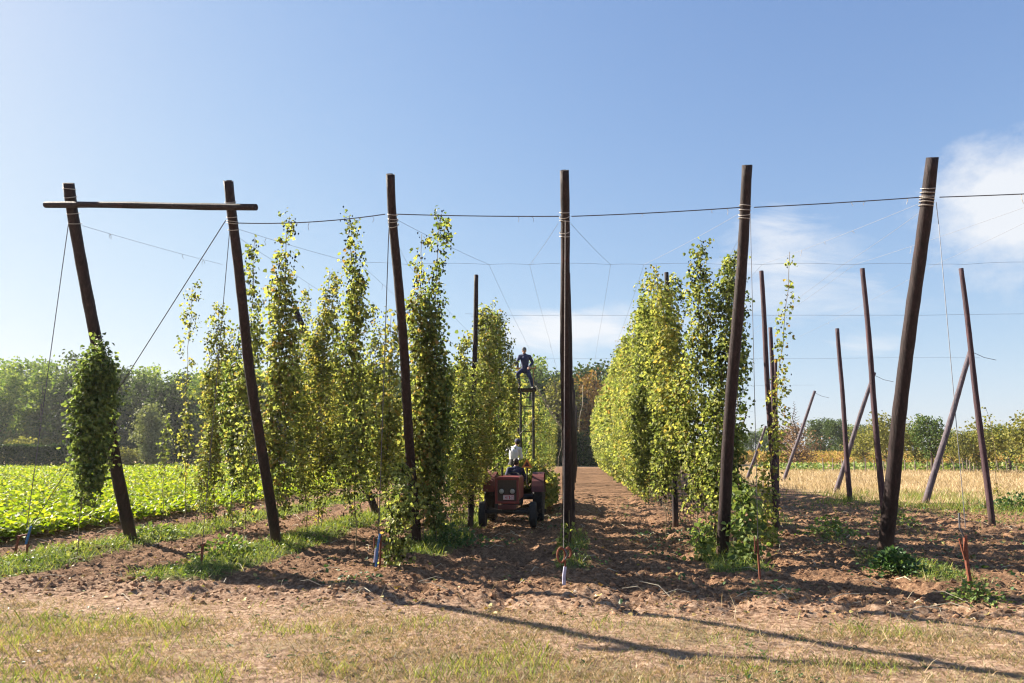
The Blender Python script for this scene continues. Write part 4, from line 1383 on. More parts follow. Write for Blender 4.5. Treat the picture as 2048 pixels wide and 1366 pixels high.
def tall_lobes(seed, n, w, z0, z1, rr):
    r = np.random.default_rng(seed)
    out = []
    for k in range(n):
        z = z0 + (z1 - z0) * (k + r.random() * .6) / n
        ww = w * math.sin(math.pi * min(.93, max(.12, .12 + .80 * (z - z0) / (z1 - z0) * .95))) ** .6
        a = r.random() * 6.28; q = ww * r.uniform(.2, .85)
        s = rr * r.uniform(.7, 1.15)
        out.append((q * math.cos(a), q * math.sin(a), z, s, s * 1.05))
    return out


T_ = {}
for i in range(3):
    T_['poplar', i] = tree_meshes(500 + i, 17, tall_lobes(500 + i, 17, 2.6, .14, .93, 1.6), 4200, (.34, .6), M['poplar'], .24, .2, .2, clump=.62)
    T_['oak', i] = tree_meshes(510 + i, 15, tall_lobes(510 + i, 18, 3.4, .10, .88, 1.9), 4600, (.34, .6), M['oak'], .28, .2, clump=.7)
    T_['shrub', i] = tree_meshes(520 + i, 4.2, tall_lobes(520 + i, 9, 1.7, .12, .75, .95), 1700, (.22, .4), (M['oak'], M['olive'], M['hedge'])[i], .08, .1, clump=.4)
T_['willow', 0] = tree_meshes(530, 9, tall_lobes(530, 14, 2.4, .14, .86, 1.3), 4200, (.25, .45), M['willow'], .2, .15, droop=.3, clump=.45)
T_['rusty', 0] = tree_meshes(540, 15, tall_lobes(540, 15, 3.6, .16, .88, 1.9), 4200, (.34, .6), M['rusty'], .26, .2, clump=.6)
T_['olive', 0] = tree_meshes(550, 14, tall_lobes(550, 15, 3.4, .12, .88, 1.9), 4200, (.34, .6), M['olive'], .26, .2, clump=.6)
T_['dead', 0] = tree_meshes(560, 9.5, tall_lobes(560, 12, 2.6, .10, .55, 1.3), 2600, (.18, .34), M['deadtree'], .2, .08, clump=.6, bare=True)
for i in range(2):
    T_['apple', i] = tree_meshes(570 + i, 5.4, tall_lobes(570 + i, 11, 1.7, .36, .86, .85), 2300, (.16, .28), M['apple'], .14, .3, clump=.36)
    T_['pear', i] = tree_meshes(580 + i, 5.2, tall_lobes(580 + i, 11, 1.9, .26, .82, .9), 2300, (.16, .30), M['olive'], .12, .2, clump=.4)


def tree(kind, x, y, H, label, name='tree', group=None, w=1.0, H0={'poplar': 17, 'oak': 15, 'shrub': 4.2, 'willow': 9, 'rusty': 15, 'olive': 14, 'dead': 9.5, 'apple': 5.4, 'pear': 5.2}):
    t = thing(name, label, 'tree' if name != 'shrub' else 'shrub', (x, y, 0), group, random.uniform(0, 6.28))
    s = H / H0[kind[0]]
    t.scale = (s * w, s * w, s)
    tr, cr = T_[kind]
    link('trunk', tr, t); link('crown', cr, t)
    return t


def pxX(px, d):
    return (px - 1024) / 1372.0 * d


# wood behind the crop on the left and at the end of the rows
GF = 'trees of the wood behind the hop yard'
random.seed(11)
for row, (Y, st, h0, h1) in enumerate(((104, 5.2, 13.5, 16.5), (112, 5.6, 16.0, 18.6), (122, 6.2, 17.5, 20.5))):
    X = -96.0 + row * 2
    while X < 22:
        px = 1024 + X / Y * 1372
        yel = px < 120 or random.random() < .22
        kind = ('poplar', random.randrange(3)) if (yel or row == 2) else ('oak', random.randrange(3))
        lab = {'poplar': 'tall yellowish green poplar in the wood behind the hop yard', 'oak': 'dark broad tree in the wood behind the hop yard'}[kind[0]]
        hh = random.uniform(h0, h1) * (1.0 if px < 250 else .93)
        if not (row == 0 and 1060 < px < 1240):
            tree(kind, X + random.uniform(-1, 1), Y + random.uniform(-2, 2), hh, lab + (', front rank', ', second rank', ', rearmost rank')[row], 'tree', GF, random.uniform(.9, 1.2))
        X += st * random.uniform(.8, 1.2)
for px, d, H, kind, lab, w in ((1112, 100, 14.2, ('olive', 0), 'olive yellow tree at the end of the tractor alley', 1.0), (1196, 100, 14.6, ('rusty', 0), 'rusty orange tree between the centre pole and the right hedge', 1.0),
                            (1165, 112, 15.5, ('poplar', 1), 'green poplar behind the rusty orange tree', .8), (1232, 106, 14.5, ('rusty', 0), 'rusty tree peeping over the far end of the right hedge', .9),
                            (302, 84, 8.4, ('willow', 0), 'pale grey green willow before the dark wood', .95)):
    tree(kind, pxX(px, d), d, H, lab, 'tree', None, w)
for k in range(26):
    X = -94 + k * 3.3
    tree(('shrub', k % 2), X + random.uniform(-1, 1), 97 + random.uniform(-2, 2), random.uniform(3, 5.5), 'undergrowth shrub along the foot of the wood', 'shrub', 'shrubs along the foot of the wood', random.uniform(1, 1.4))
for k in range(10):
    tree(('shrub', (0, 2)[k % 2]), 1.5 + k * 1.7, 96 + random.uniform(-2, 2), random.uniform(3.5, 6), 'undergrowth shrub along the foot of the wood', 'shrub', 'shrubs along the foot of the wood', random.uniform(1, 1.4))
for px, d, H, lab in ((262, 80, 2.6, 'small pale bush left of the willow foot'), (232, 80, 1.9, 'small brownish bush beside the leftmost hop bunch'), (40, 86, 4.0, 'grey bush rising behind the clipped dark hedge')):
    tree(('shrub', 1), pxX(px, d), d, H, lab, 'shrub')


def hedge():
    r = np.random.default_rng(71)
    x0, x1, y0, y1, h = -92, pxX(146, 79), 78, 81, 2.65
    t = thing('hedge', 'dark clipped hedge along the far side of the green crop', 'hedge', (x1, y0, 0))
    n = 26000
    X = r.uniform(x0, x1, n); Y = r.uniform(y0, y1, n); hh = h * (.9 + .22 * fbm(X * .3, X * 0, 5))
    Z = hh * r.random(n) ** .5
    face = r.random(n)
    Y = np.where(face < .5, y0 + np.abs(r.standard_normal(n)) * .25, Y); Z = np.where(face >= .5, hh - np.abs(r.standard_normal(n)) * .2, Z)
    P = np.stack([X - x1, Y - y0, np.clip(Z, .05, 9)], 1)
    v, f = leaves(P, r.standard_normal((n, 3)), r.standard_normal((n, 3)) + np.array([0, -.5, .8]), r.uniform(.18, .36, n), False)
    link('foliage', np_mesh('foliage', v, f, [M['hedge']]), t)
    mb = MB()
    for k in range(int((x1 - x0) / 1.2)):
        x = k * -1.2 - .4
        mb.tube([(x, 1.5, -.1), (x + r.uniform(-.2, .2), 1.5 + r.uniform(-.3, .3), 2.2)], .05, 5)
    mb.build('stem', M['bark'], t)


hedge()

# right: far trees, orchard
random.seed(5)
for k, (px, d, H) in enumerate(((1478, 190, 8.5), (1500, 185, 7.6), (1526, 190, 8.4), (1552, 180, 8.2), (1700, 190, 9.6), (1724, 185, 9.6), (1748, 190, 8.6), (1800, 190, 8.4), (1900, 185, 7.8), (1930, 190, 8.0), (1960, 180, 8.0), (2010, 190, 8.4), (2044, 185, 8.6), (2090, 180, 9))):
    tree(('oak', k % 3) if k % 2 else ('poplar', k % 3), pxX(px, d), d, H, 'small far tree on the skyline behind the maize', 'tree', 'far trees behind the maize', 1.5)
tree(('dead', 0), pxX(1590, 92), 92, 9.0, 'bare brown tree with a spiky dead top', 'tree')
for px, d, H, kind, lab, w in ((1632, 135, 8.6, ('oak', 0), 'dark tree behind the bare brown tree, left of the pair', 1.1), (1676, 126, 8.0, ('oak', 1), 'darkest round tree standing in the maize', 1.1),
                               (1655, 142, 9.2, ('oak', 2), 'dark tree at the back of the round pair', 1.0),
                               (1722, 98, 5.6, ('pear', 0), 'round olive tree left of the slim pole pair', 1.2), (1766, 78, 6.4, ('pear', 1), 'loose olive tree with a twiggy top left of the thick curved pole', .8),
                               (1822, 74, 5.6, ('pear', 0), 'pale olive tree right behind the thick curved pole', .9), (1855, 66, 5.6, ('apple', 0), 'dark apple tree with a forked trunk in the dry field', .85),
                               (1922, 76, 4.4, ('pear', 1), 'low olive orchard tree left of the largest prop', .9), (1962, 64, 4.9, ('pear', 0), 'yellow green orchard tree with a slanting trunk', 1.05),
                               (2010, 70, 4.6, ('apple', 1), 'green orchard tree at the right edge', 1.2), (2056, 60, 5.6, ('pear', 1), 'orchard tree cut by the right edge of the frame', 1.0), (1895, 92, 4.6, ('pear', 1), 'far low olive tree seen between two orchard trees', 1.2)):
    tree(kind, pxX(px, d), d, H, lab, 'tree', 'orchard trees in the dry field' if kind[0] in ('pear', 'apple') else None, w)
# fence with close wooden stakes
fx = thing('fence', 'old fence of close wooden stakes across the dry field', 'fence', (pxX(1640, 68), 68, 0))
m0 = solid('grey_wood', (.20, .16, .13), .9, .4, 8)
px = 1640
k = 0
while px < 2100:
    X = pxX(px, 68) - fx.location.x
    h = random.uniform(1.0, 1.35)
    MB().tube([(X, 0, -.2), (X + random.uniform(-.08, .08), 0, h)], [.06, .045], 6).build('stake', m0, fx)
    px += random.uniform(5, 8) if 1900 < px < 1955 else random.uniform(16, 26)
for z in (.5, .95):
    MB().tube([(0, -.07, z), (23.5, -.07, z)], .012, 4).build('fence_wire', M['wire'], fx)
P = scatter(9000, 26, 80, 69, 76, 77, lambda X, Y: .5 + 0 * X)
n = len(P); P[:, 2] += r2.uniform(0, .7, n)
v, f = leaves(P, r2.standard_normal((n, 3)) + np.array([0, 0, .5]), r2.standard_normal((n, 3)), r2.uniform(.2, .4, n), False)
tag(link('fence_weeds', np_mesh('fence_weeds', v, f, [M['weed']])), 'belt of rough weeds behind the stake fence', 'weeds', kind='stuff')
# ------------------------------------------------------------------ tractor in the alley, facing the viewer
YAW = -math.atan(SL)
M['red'] = solid('faded_red_paint', (0.20, 0.026, 0.020), .42, .35, 5)
M['darkred'] = solid('dusty_red_paint', (0.12, 0.026, 0.022), .6, .4, 6)
M['tyre'] = solid('tyre_rubber', (0.022, 0.021, 0.021), .85, .3, 20, bump=.4)
M['iron'] = solid('greasy_iron', (0.035, 0.033, 0.032), .6, .4, 14, .3)
M['grille'] = solid('grille_mesh', (0.085, 0.055, 0.038), .6, .35, 60, .2)
M['glass'] = solid('headlamp_glass', (0.42, 0.40, 0.36), .15, .2, 20)
M['plate'] = solid('plate_white', (0.62, 0.55, 0.55), .4, .1, 8)
M['platered'] = solid('plate_red', (0.50, 0.03, 0.05), .4, .1, 8)
M['orange'] = solid('orange_reflector', (0.75, 0.24, 0.04), .4, .15, 8)
M['cloth_navy'] = solid('navy_overalls', (0.030, 0.038, 0.095), .85, .35, 14)
M['cloth_navy2'] = solid('dark_blue_jacket', (0.022, 0.026, 0.075), .85, .35, 14)
M['cloth_white'] = solid('white_shirt', (0.66, 0.66, 0.72), .8, .12, 9)
M['trousers'] = solid('dark_trousers', (0.05, 0.045, 0.05), .85, .3, 14)
M['skin'] = solid('skin', (0.36, 0.20, 0.14), .55, .12, 9)
M['hair'] = solid('dark_hair', (0.022, 0.016, 0.012), .7, .3, 40)
M['cap'] = solid('grey_cap', (0.10, 0.105, 0.11), .8, .2, 20)
M['cap_navy'] = solid('navy_cap', (0.035, 0.035, 0.09), .8, .2, 20)
M['boot'] = solid('dark_boot', (0.03, 0.022, 0.018), .6, .3, 20)

TX, TY = -0.10, 17.5
tz = gh(TX, TY)
tr = thing('tractor', 'old narrow red tractor seen from the front, standing in the shaded alley', 'tractor', (TX, TY, tz), None, YAW)


def wheel(name, parent, x, y, R, w, rimr, rimmat, lugs):
    mb = MB()
    sgn = 1
    pr = [(-w * .36, rimr), (-w * .5, rimr + (R - rimr) * .35), (-w * .5, R * .93), (-w * .36, R * .985), (0, R), (w * .36, R * .985), (w * .5, R * .93), (w * .5, rimr + (R - rimr) * .35), (w * .36, rimr)]
    mb.lathe(pr, (0, 0, 0), (1, 0, 0), 36)
    for k in range(lugs):
        q = 2 * math.pi * k / lugs
        for s in (-1, 1):
            qq = q + (math.pi / lugs if s > 0 else 0)
            c = Vector((s * w * .24, R * math.cos(qq), R * math.sin(qq)))
            rot = Matrix.Rotation(qq, 3, 'X') @ Matrix.Rotation(.5 * s, 3, 'Y') if False else Matrix.Rotation(qq, 3, 'X')
            mb.box(c, (w * .46, .045 * R * 2, .035 * R * 1.6 + .01), 0, rot @ Matrix.Rotation(.45 * s, 3, 'Y'))
    wh = mb.build(name, [M['tyre']], parent, loc=(x, y, R - .01))
    wh['label'] = None if False else name.replace('_', ' ')
    del wh['label']
    rb = MB().lathe([(-w * .30, rimr * .98), (-w * .30, rimr * .8), (-w * .10, rimr * .55), (-w * .1, rimr * .25), (-w * .22, rimr * .2), (w * .22, rimr * .2), (w * .1, rimr * .25), (w * .1, rimr * .55), (w * .30, rimr * .8), (w * .30, rimr * .98)], (0, 0, 0), (1, 0, 0), 28)
    rb.build('rim', rimmat, wh, True)
    return wh


for sx in (-1, 1):
    wheel('front_wheel', tr, .63 * sx, 0, .31, .16, .19, M['darkred'], 0)
    wheel('rear_wheel', tr, .66 * sx, 1.95, .60, .27, .34, M['darkred'], 20)
MB().box((0, 0, .36), (1.14, .10, .09), 0, None, .02).box((0, 0, .45), (.30, .22, .2), 0, None, .03).tube([(-.5, 0, .3), (-.5, 0, .47)], .035, 8).tube([(.5, 0, .3), (.5, 0, .47)], .035, 8).tube([(-.5, .12, .42), (.5, .12, .42)], .015, 6).build('front_axle', M['iron'], tr)
eb = MB().box((0, .72, .62), (.36, 1.3, .34), 0, None, .03).box((0, 1.6, .62), (.42, .7, .40), 0, None, .05).tube([(-.62, 1.95, .6), (.62, 1.95, .6)], .07, 10)
eb.build('engine_block', M['iron'], tr)
# bonnet: a long box with softly rounded edges and a raised front frame round the grille
hd = MB().box((0, .48, .93), (.60, 1.40, .58), 0, None, .055)
for s in (-1, 1): hd.box((s * .268, -.235, .90), (.066, .05, .62), 0, None, .015)
hd.box((0, -.235, 1.178), (.60, .06, .075), 0, None, .02).box((0, -.235, .60), (.60, .055, .07), 0, None, .015)
bn = hd.build('bonnet', M['red'], tr)
gr_ = MB().box((0, -.225, .895), (.47, .018, .51))
for k in range(13): gr_.box((0, -.238, .66 + k * .039), (.47, .012, .011))
for k in range(5): gr_.box((-.19 + k * .095, -.241, .895), (.010, .010, .51))
gv = gr_.build('grille', M['grille'], tr)
for s in (-1, 1):
    h_ = MB().lathe([(0, .075), (.02, .078), (.03, .070)], (s * .135, -.245, .87), (0, -1, 0), 18).build('headlight', M['iron'], tr)
    MB().lathe([(0, .062), (.012, .05), (.018, .015)], (s * .135, -.275, .87), (0, -1, 0), 18).build('lens', M['glass'], h_, True)
pl = MB().box((.045, -.285, .725), (.27, .012, .125), 0, None, .004).build('number_plate', M['plate'], tr)
ch = MB()
for k, (a, b) in enumerate(((-.095, .045), (-.03, .05), (.02, .03), (.07, .045))):
    ch.box((.045 + a + .01, -.293, .725), (.011, .004, .08)).box((.045 + a + .01 + b * .4, -.293, .757 if k % 2 else .725), (b * .7, .004, .012))
    if k != 2: ch.box((.045 + a + .01 + b * .75, -.293, .725), (.010, .004, .08))
ch.box((.045, -.293, .782), (.268, .004, .010)).box((.045, -.293, .668), (.268, .004, .010)).build('characters', M['platered'], pl)
MB().box((0, -.2, .49), (.46, .10, .12), 0, None, .02).build('front_bumper', M['darkred'], tr)
for s in (-1, 1):
    f_ = MB()
    vs, fs = [], []
    for k in range(13):
        q = math.radians(15 + k * 13)
        for x in (.50, .82):
            for rr in (.66, .685):
                vs.append((s * x, 1.95 - rr * math.cos(q), .6 + rr * math.sin(q)))
    for k in range(12):
        a, b = k * 4, k * 4 + 4
        fs += [(a, a + 2, b + 2, b), (a + 1, b + 1, b + 3, a + 3), (a, b, b + 1, a + 1), (a + 2, a + 3, b + 3, b + 2)]
    f_.add(vs, fs)
    # inner cheek of the mudguard
    f_.box((s * .51, 1.95, .95), (.02, .8, .5), 0, None, .005)
    f_.build('mudguard', M['darkred'], tr)
st = MB().box((0, 1.95, .80), (.42, .38, .08), 0, None, .03).box((0, 2.14, .95), (.42, .06, .28), 0, None, .03).build('seat', M['iron'], tr)
sw = MB()
ringp = [(.20 * math.cos(q), 1.30 + .17 * math.sin(q), 1.17 + .11 * math.sin(q)) for q in np.linspace(0, 2 * math.pi, 25)]
sw.tube(ringp, .014, 6, cap=False).tube([(0, .95, .95), (0, 1.30, 1.17)], .02, 6).tube([(-.19, 1.30, 1.17), (.19, 1.30, 1.17)], .01, 5)
sw.build('steering_wheel', M['iron'], tr)
MB().tube([(-.2, .5, 1.2), (-.2, .5, 1.36), (-.2, .53, 1.42)], .028, 8).build('exhaust', M['iron'], tr)
wt = MB().tube([(.36, 1.62, .95), (.36, 1.60, 1.40)], .022, 6).build('sign_post', M['iron'], tr)
wq = MB()
for (c, sc, yy, mm) in ((0, .17, 0, 0), (0, .085, -.014, 1)):
    tv = [(.36 + sc * math.cos(q), 1.57 + yy, 1.49 + sc * math.sin(q)) for q in (math.pi / 2, math.pi * 7 / 6, math.pi * 11 / 6)]
    wq.add(tv + [(x, y + .012, z) for x, y, z in tv], [(0, 1, 2), (5, 4, 3), (0, 3, 4, 1), (1, 4, 5, 2), (2, 5, 3, 0)], mm)
wq.build('warning_triangle', [M['orange'], M['darkred']], tr)

# ------------------------------------------------------------------ trailer with the picking tower, and the cut hops on it
RX, RY = 0.33, 23.6
rt = thing('trailer', 'flat farm trailer behind the tractor carrying a tall picking tower', 'trailer', (RX, RY, 0), None, YAW)
bd = MB()
for k in range(6): bd.box((-.75 + k * .30, 0, .60), (.292, 4.6, .05))
bd.box((0, -2.3, .55), (1.8, .06, .14)).box((0, 2.3, .55), (1.8, .06, .14)).box((.5, 0, .5), (.08, 4.6, .1)).box((-.5, 0, .5), (.08, 4.6, .1))
bd.build('bed', M['timber'], rt)
MB().tube([(-.3, -2.3, .48), (0, -3.35, .46)], .03, 6).tube([(.3, -2.3, .48), (0, -3.35, .46)], .03, 6).build('drawbar', M['iron'], rt)
for sx in (-1, 1):
    for y in (-1.5, 1.5):
        wheel('wheel', rt, .80 * sx, y, .27, .15, .15, M['iron'], 0)
for sx in (-.86, .86):
    sd = MB()
    for z in (.72, .9): sd.box((sx, 0, z), (.03, 4.5, .10))
    for y in (-2.1, -.7, .7, 2.1): sd.box((sx * 1.03, y, .78), (.05, .06, .42))
    sd.build('side_board', M['timber_grey'], rt)
TCX, TCY = .56, 25.0      # tower centre in the yard
loc = lambda x, y, z: Matrix.Rotation(-YAW, 3, 'Z') @ Vector((x - RX, y - RY, z))
for sx in (-.24, .22):
    for sy in (-.3, .35):
        MB().tube([loc(TCX + sx, TCY + sy, .62), loc(TCX + sx, TCY + sy, 4.08)], .040, 6).build('tower_post', M['iron'], rt)
pf = MB()
for k in range(4): pf.box(loc(TCX - .02, TCY - .26 + k * .19, 4.11), (.66, .18, .08))
pf.build('platform', M['timber'], rt)
br = MB()
for z in (1.6, 2.6, 3.5):
    br.tube([loc(TCX - .24, TCY - .3, z), loc(TCX + .22, TCY - .3, z)], .016, 5)
br.tube([loc(TCX - .24, TCY + .35, 1.2), loc(TCX + .22, TCY + .35, 2.6)], .016, 5)
br.build('tower_brace', M['iron'], rt)
gr2 = MB()
gr2.tube([loc(TCX + .24, TCY + .35, 4.1), loc(TCX + .24, TCY + .35, 4.98)], .02, 6).tube([loc(TCX - .30, TCY + .35, 4.1), loc(TCX - .30, TCY + .35, 4.98)], .02, 6)
gr2.tube([loc(TCX - .62, TCY + .35, 4.96), loc(TCX + .30, TCY + .35, 4.96)], .026, 6).tube([loc(TCX + .30, TCY + .35, 4.96), loc(TCX + .30, TCY - .3, 4.96)], .022, 6)
gr2.build('guard_rail', solid('ochre_rail', (.34, .20, .07), .6, .3, 12), rt)


def hop_pile():
    r = np.random.default_rng(91)
    t = thing('hop_pile', 'heap of cut yellow green hop bines lying on the trailer', 'hops', (RX, RY, .62), None, YAW)
    n = 9000
    X = r.uniform(-.95, .95, n); Y = r.uniform(-2.4, 2.2, n)
    top = .95 * (1 - (np.abs(X) / 1.05) ** 2.4) * (1 - .55 * np.abs(Y / 2.6) ** 3) * (.75 + .5 * fbm(X * 2 + 5, Y * 1.6, 92))
    Z = top * r.random(n) ** .35
    P = np.stack([X, Y, Z + .02], 1)
    over = r.random(n) < .22                      # bines hanging over the sides
    sgn = np.sign(r.random(n) - .35)
    P[over, 0] = (sgn * (1.0 + .08 * r.standard_normal(n)))[over]
    P[over, 2] = (r.uniform(-.35, .5, n))[over]
    T = r.standard_normal((n, 3)) + np.array([0, 0, -.2])
    v, f = leaves(P, T, r.standard_normal((n, 3)) + np.array([0, 0, .8]), r.uniform(.09, .15, n))
    cp = P[r.integers(0, n, 2500)] + r.standard_normal((2500, 3)) * .04
    cv_, cf_ = cones(cp, r.uniform(.04, .06, 2500))
    V, Q, mi = merge([(v, f, 0), (cv_, cf_, 1)])
    link('foliage', np_mesh('foliage', V, Q, [M['hop_gold'], M['cone']], mi), t)
    mb = MB()
    for k in range(26):
        x, y = r.uniform(-.8, .8), r.uniform(-2, 1.6)
        mb.tube([(x, y, .5), (x + r.uniform(-.4, .4), y + .6, r.uniform(.6, .95)), (x + r.uniform(-.5, .5), y + 1.2, .35)], .010, 4)
    mb.build('stem', M['stem'], t)


hop_pile()
# cut bine and strings
a = at(1072, 772, 24.8); b = at(1133, 868, 26)
mb = MB().tube([a, a.lerp(b, .5) + Vector((0, 0, -.15)), b, b + Vector((.0, .2, -1.2))], .026, 5)
for k in range(40):
    q = a.lerp(b, random.random()) + Vector((random.uniform(-.04, .04), random.uniform(-.04, .04), random.uniform(-.12, .02)))
    mb.tube([q, q + Vector((random.uniform(-.05, .05), random.uniform(-.05, .05), -random.uniform(.02, .08)))], [.02, .006], 4)
tag(mb.build('cut_string', M['twine']), 'pale bare hop string slanting from the tower platform down to the right', 'string')
random.seed(19)
for px, y0, y1, d, lab in ((1118, 862, 938, 34, 'pale bare string hanging just left of the upright centre pole'), (1160, 770, 868, 30, 'pale wavy string hanging just right of the upright centre pole')):
    A, B = at(px + 6, y0, d), at(px - 2, y1, d)
    tag(MB().tube([A, A.lerp(B, .4) + Vector((.05, 0, 0)), A.lerp(B, .7) + Vector((-.04, 0, 0)), B], .013, 5).build('loose_string', M['twine']), lab, 'string', 'loose hop strings by the centre pole')
a = at(1040, 868, 24); b = at(1069, 836, 24.6)
tag(MB().tube([a, b], .012, 5).build('picking_stick', M['twine']), 'pale stick slanting up beside the tower post above the white shirt', 'stick')


# ------------------------------------------------------------------ people
def person(label, foot, yaw, J, mats, hat, hatmat, face, scale=1.0, hairy=True):
    """J: joints in metres. One continuous voxel-remeshed body, cloth and skin told apart by the nearest limb."""
    V3 = Vector
    seg = []      # (a, b, ra, rb, material)
    cl, lo, sk, bt, sl = mats
    P = {k: V3(v) for k, v in J.items()}
    hipw = (P['hl'] + P['hr']) / 2
    seg.append((hipw, P['waist'], .145, .135, lo))
    seg.append((P['waist'], P['chest'], .135, .165, cl))
    seg.append((P['chest'], P['neck'] - V3((0, 0, .05)), .155, .10, cl))
    seg.append((P['sl'], P['chest'].lerp(P['neck'], .55), .075, .10, cl))
    seg.append((P['sr'], P['chest'].lerp(P['neck'], .55), .075, .10, cl))
    seg.append((P['neck'] - V3((0, 0, .04)), P['head'] - V3((0, 0, .06)), .058, .052, sk))
    for s in 'lr':
        seg.append((P['s' + s], P['e' + s], .066, .050, sl))
        seg.append((P['e' + s], P['w' + s], .050, .036, sl))
        h = P['w' + s]; dr = (P['w' + s] - P['e' + s]).normalized()
        sd = dr.cross(V3((0, 0, 1))); sd = sd.normalized() if sd.length > .1 else V3((1, 0, 0))
        nn = sd.cross(dr)
        palm = h + dr * .09
        seg.append((h, palm, .026, .032, sk))
        for k, (o, ln) in enumerate(((-.030, .066), (-.010, .078), (.011, .073), (.031, .058))):
            b0_ = palm + sd * o; b1_ = b0_ + dr * ln * .55 - nn * .012; b2_ = b1_ + dr * ln * .3 - nn * .034
            seg.append((b0_, b1_, .0115, .0105, sk)); seg.append((b1_, b2_, .0105, .009, sk))
        q0 = h + dr * .03 + sd * -.026
        seg.append((q0, q0 - sd * .035 + dr * .03, .013, .012, sk)); seg.append((q0 - sd * .035 + dr * .03, q0 - sd * .035 + dr * .065 - nn * .015, .012, .010, sk))
        seg.append((P['h' + s], P['k' + s], .092, .066, lo))
        seg.append((P['k' + s], P['a' + s], .066, .048, lo))
        seg.append((P['a' + s] - V3((0, 0, .03)), P['t' + s], .046, .038, bt))
    mb = MB()
    for (a, b, ra, rb, m) in seg:
        mb.tube([a, a.lerp(b, .5), b], [ra, (ra + rb) / 2 * 1.03, rb], 12)
        mb.ell(a, (ra, ra, ra)); mb.ell(b, (rb, rb, rb))
    # head: skull, jaw, nose, ears
    hc = P['head']; fd = V3(face).normalized(); rt_ = fd.cross(V3((0, 0, 1))).normalized(); u_ = rt_.cross(fd)
    R = Matrix((rt_, fd, u_)).transposed()
    mb.ell(hc + u_ * .02, (.075, .095, .105), 0, R); mb.ell(hc + fd * .03 - u_ * .06, (.058, .062, .062), 0, R)
    mb.ell(hc + fd * .102 - u_ * .01, (.014, .018, .024), 0, R)
    for s in (-1, 1):
        mb.ell(hc + rt_ * s * .078 - u_ * .005, (.010, .020, .030), 0, R)
        mb.ell(hc + fd * .088 + rt_ * s * .032 + u_ * .028, (.018, .010, .010), 0, R)
    mb.ell(hc + fd * .090 - u_ * .062, (.026, .012, .010), 0, R)
    me = mb.mesh('tmp', M['skin'])
    ob = link('tmp', me)
    rm = ob.modifiers.new('r', 'REMESH'); rm.mode = 'VOXEL'; rm.voxel_size = .008
    sm = ob.modifiers.new('s', 'SMOOTH'); sm.factor = .5; sm.iterations = 2
    bpy.context.view_layer.update()
    body = bpy.data.meshes.new_from_object(ob.evaluated_get(bpy.context.evaluated_depsgraph_get()))
    bpy.data.objects.remove(ob)
    n = len(body.polygons)
    cen = np.empty(n * 3); body.polygons.foreach_get('center', cen); cen = cen.reshape(-1, 3)
    ml = []
    best = np.full(n, 9.0); mi = np.zeros(n, np.int32)
    for (a, b, ra, rb, m) in seg + [(hc, hc + V3((0, 0, .01)), .1, .1, sk)]:
        if m not in ml: ml.append(m)
        a_, b_ = np.array(a), np.array(b)
        ab = b_ - a_
        t_ = np.clip(((cen - a_) @ ab) / max(1e-9, ab @ ab), 0, 1)
        dd = np.linalg.norm(cen - (a_ + t_[:, None] * ab), axis=1) - (ra + (rb - ra) * t_)
        k = dd < best
        best[k] = dd[k]; mi[k] = ml.index(m)
    body.materials.clear()
    for m in ml: body.materials.append(m)
    body.polygons.foreach_set('material_index', mi)
    body.polygons.foreach_set('use_smooth', [True] * n)
    t = thing('person', label, 'person', foot, None, yaw)
    t.scale = (scale,) * 3
    body.name = 'body'
    link('body', body, t)
    hb = MB()
    if hat:
        hb.ell(hc + u_ * .060 - fd * .008, (.086, .104, .082), 0, R)
        hb.ell(hc + u_ * .048 + fd * .11, (.070, .062, .012), 0, R)
        hb.build('cap', hatmat, t, True)
    if hairy:
        hb = MB().ell(hc + u_ * .035 - fd * .018, (.083, .094, .100), 0, R)
        hb.build('hair', M['hair'], t, True)
    return t


# worker on the tower, straddling the rail, looking down to his right hand
wf = at(1058, 778, 25.0); wf.z = 4.135; wf.x = .60
person('worker in dark blue overalls and grey cap straddling the rail high on the tower', wf, 0, dict(
    hl=(-.20, .10, .74), hr=(-.03, .10, .72), waist=(-.12, .07, .90), chest=(-.13, .0, 1.12), neck=(-.14, -.03, 1.30), head=(-.15, -.07, 1.42),
    sl=(-.31, .0, 1.22), el=(-.40, -.10, 1.02), wl=(-.50, -.20, .90),
    sr=(.05, .0, 1.21), er=(.17, .06, 1.00), wr=(.05, -.13, .84),
    kl=(-.40, -.12, .56), al=(-.30, .12, .18), tl=(-.33, -.01, .06),
    kr=(.07, -.10, .42), ar=(.15, .02, .09), tr=(.18, -.12, .045)),
    (M['cloth_navy'], M['cloth_navy'], M['skin'], M['boot'], M['cloth_navy']), True, M['cap'], (-.25, -1, -.35))
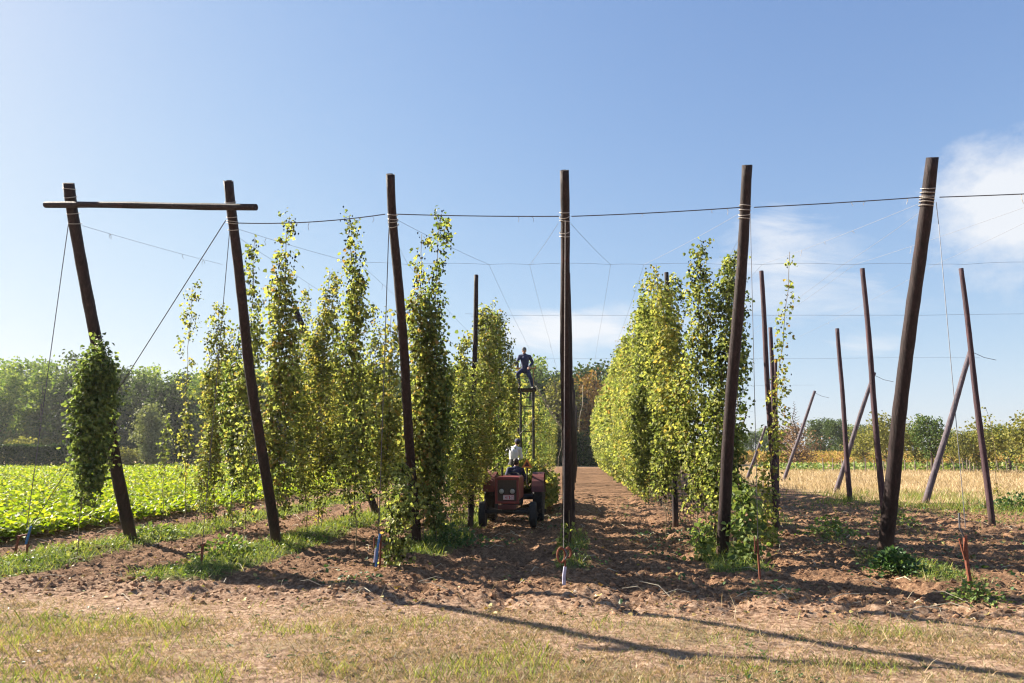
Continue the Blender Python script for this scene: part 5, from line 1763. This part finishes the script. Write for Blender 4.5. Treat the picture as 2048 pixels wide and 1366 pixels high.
# man in white on the trailer, back half turned, reaching into the bines
wf = Vector((.03, 22.0, .63))
person('man in a white shirt and navy cap standing on the trailer among the hops', wf, 0, dict(
    hl=(-.07, .02, .84), hr=(.11, .0, .84), waist=(.02, .0, 1.0), chest=(.03, .02, 1.22), neck=(.08, .03, 1.40), head=(.14, .05, 1.52),
    sl=(-.14, .06, 1.33), el=(-.27, .20, 1.16), wl=(-.22, .42, 1.22),
    sr=(.22, .0, 1.32), er=(.27, .03, 1.06), wr=(.16, .22, .98),
    kl=(-.10, -.03, .46), al=(-.10, .04, .09), tl=(-.12, -.10, .045),
    kr=(.14, .03, .46), ar=(.15, .10, .09), tr=(.18, -.03, .045)),
    (M['cloth_white'], M['trousers'], M['skin'], M['boot'], M['cloth_white']), True, M['cap_navy'], (-.5, .8, -.1))
# driver, twisted round on the seat to watch the pickers
wf = Vector((.09, 19.5, tz))
person('tractor driver with dark hair and navy jacket, turned back on the seat', wf, YAW, dict(
    hl=(-.10, .0, .93), hr=(.10, .0, .93), waist=(.0, .0, 1.05), chest=(.01, -.02, 1.24), neck=(.02, -.02, 1.41), head=(.03, .0, 1.53),
    sl=(-.17, -.06, 1.34), el=(-.24, -.22, 1.14), wl=(-.16, -.45, 1.19),
    sr=(.19, .02, 1.33), er=(.27, .12, 1.12), wr=(.20, .30, 1.02),
    kl=(-.20, -.42, .88), al=(-.22, -.50, .50), tl=(-.22, -.62, .44),
    kr=(.20, -.42, .88), ar=(.22, -.50, .50), tr=(.22, -.62, .44)),
    (M['cloth_navy2'], M['trousers'], M['skin'], M['boot'], M['cloth_navy2']), False, None, (.3, .9, .1))

# ------------------------------------------------------------------ the air of a warm hazy day
hm, N, L = new_mat('haze')
ho = N.new('ShaderNodeOutputMaterial'); hv = N.new('ShaderNodeVolumePrincipled')
hv.inputs['Color'].default_value = (0.93, 0.95, 1.0, 1)
hv.inputs['Density'].default_value = 0.00022
hv.inputs['Anisotropy'].default_value = 0.35
L.new(hv.outputs[0], ho.inputs['Volume'])
hz = MB().box((0, 95, 12), (460, 240, 28)).build('haze', hm)
tag(hz, 'thin pale haze in the warm air', 'haze', kind='stuff')
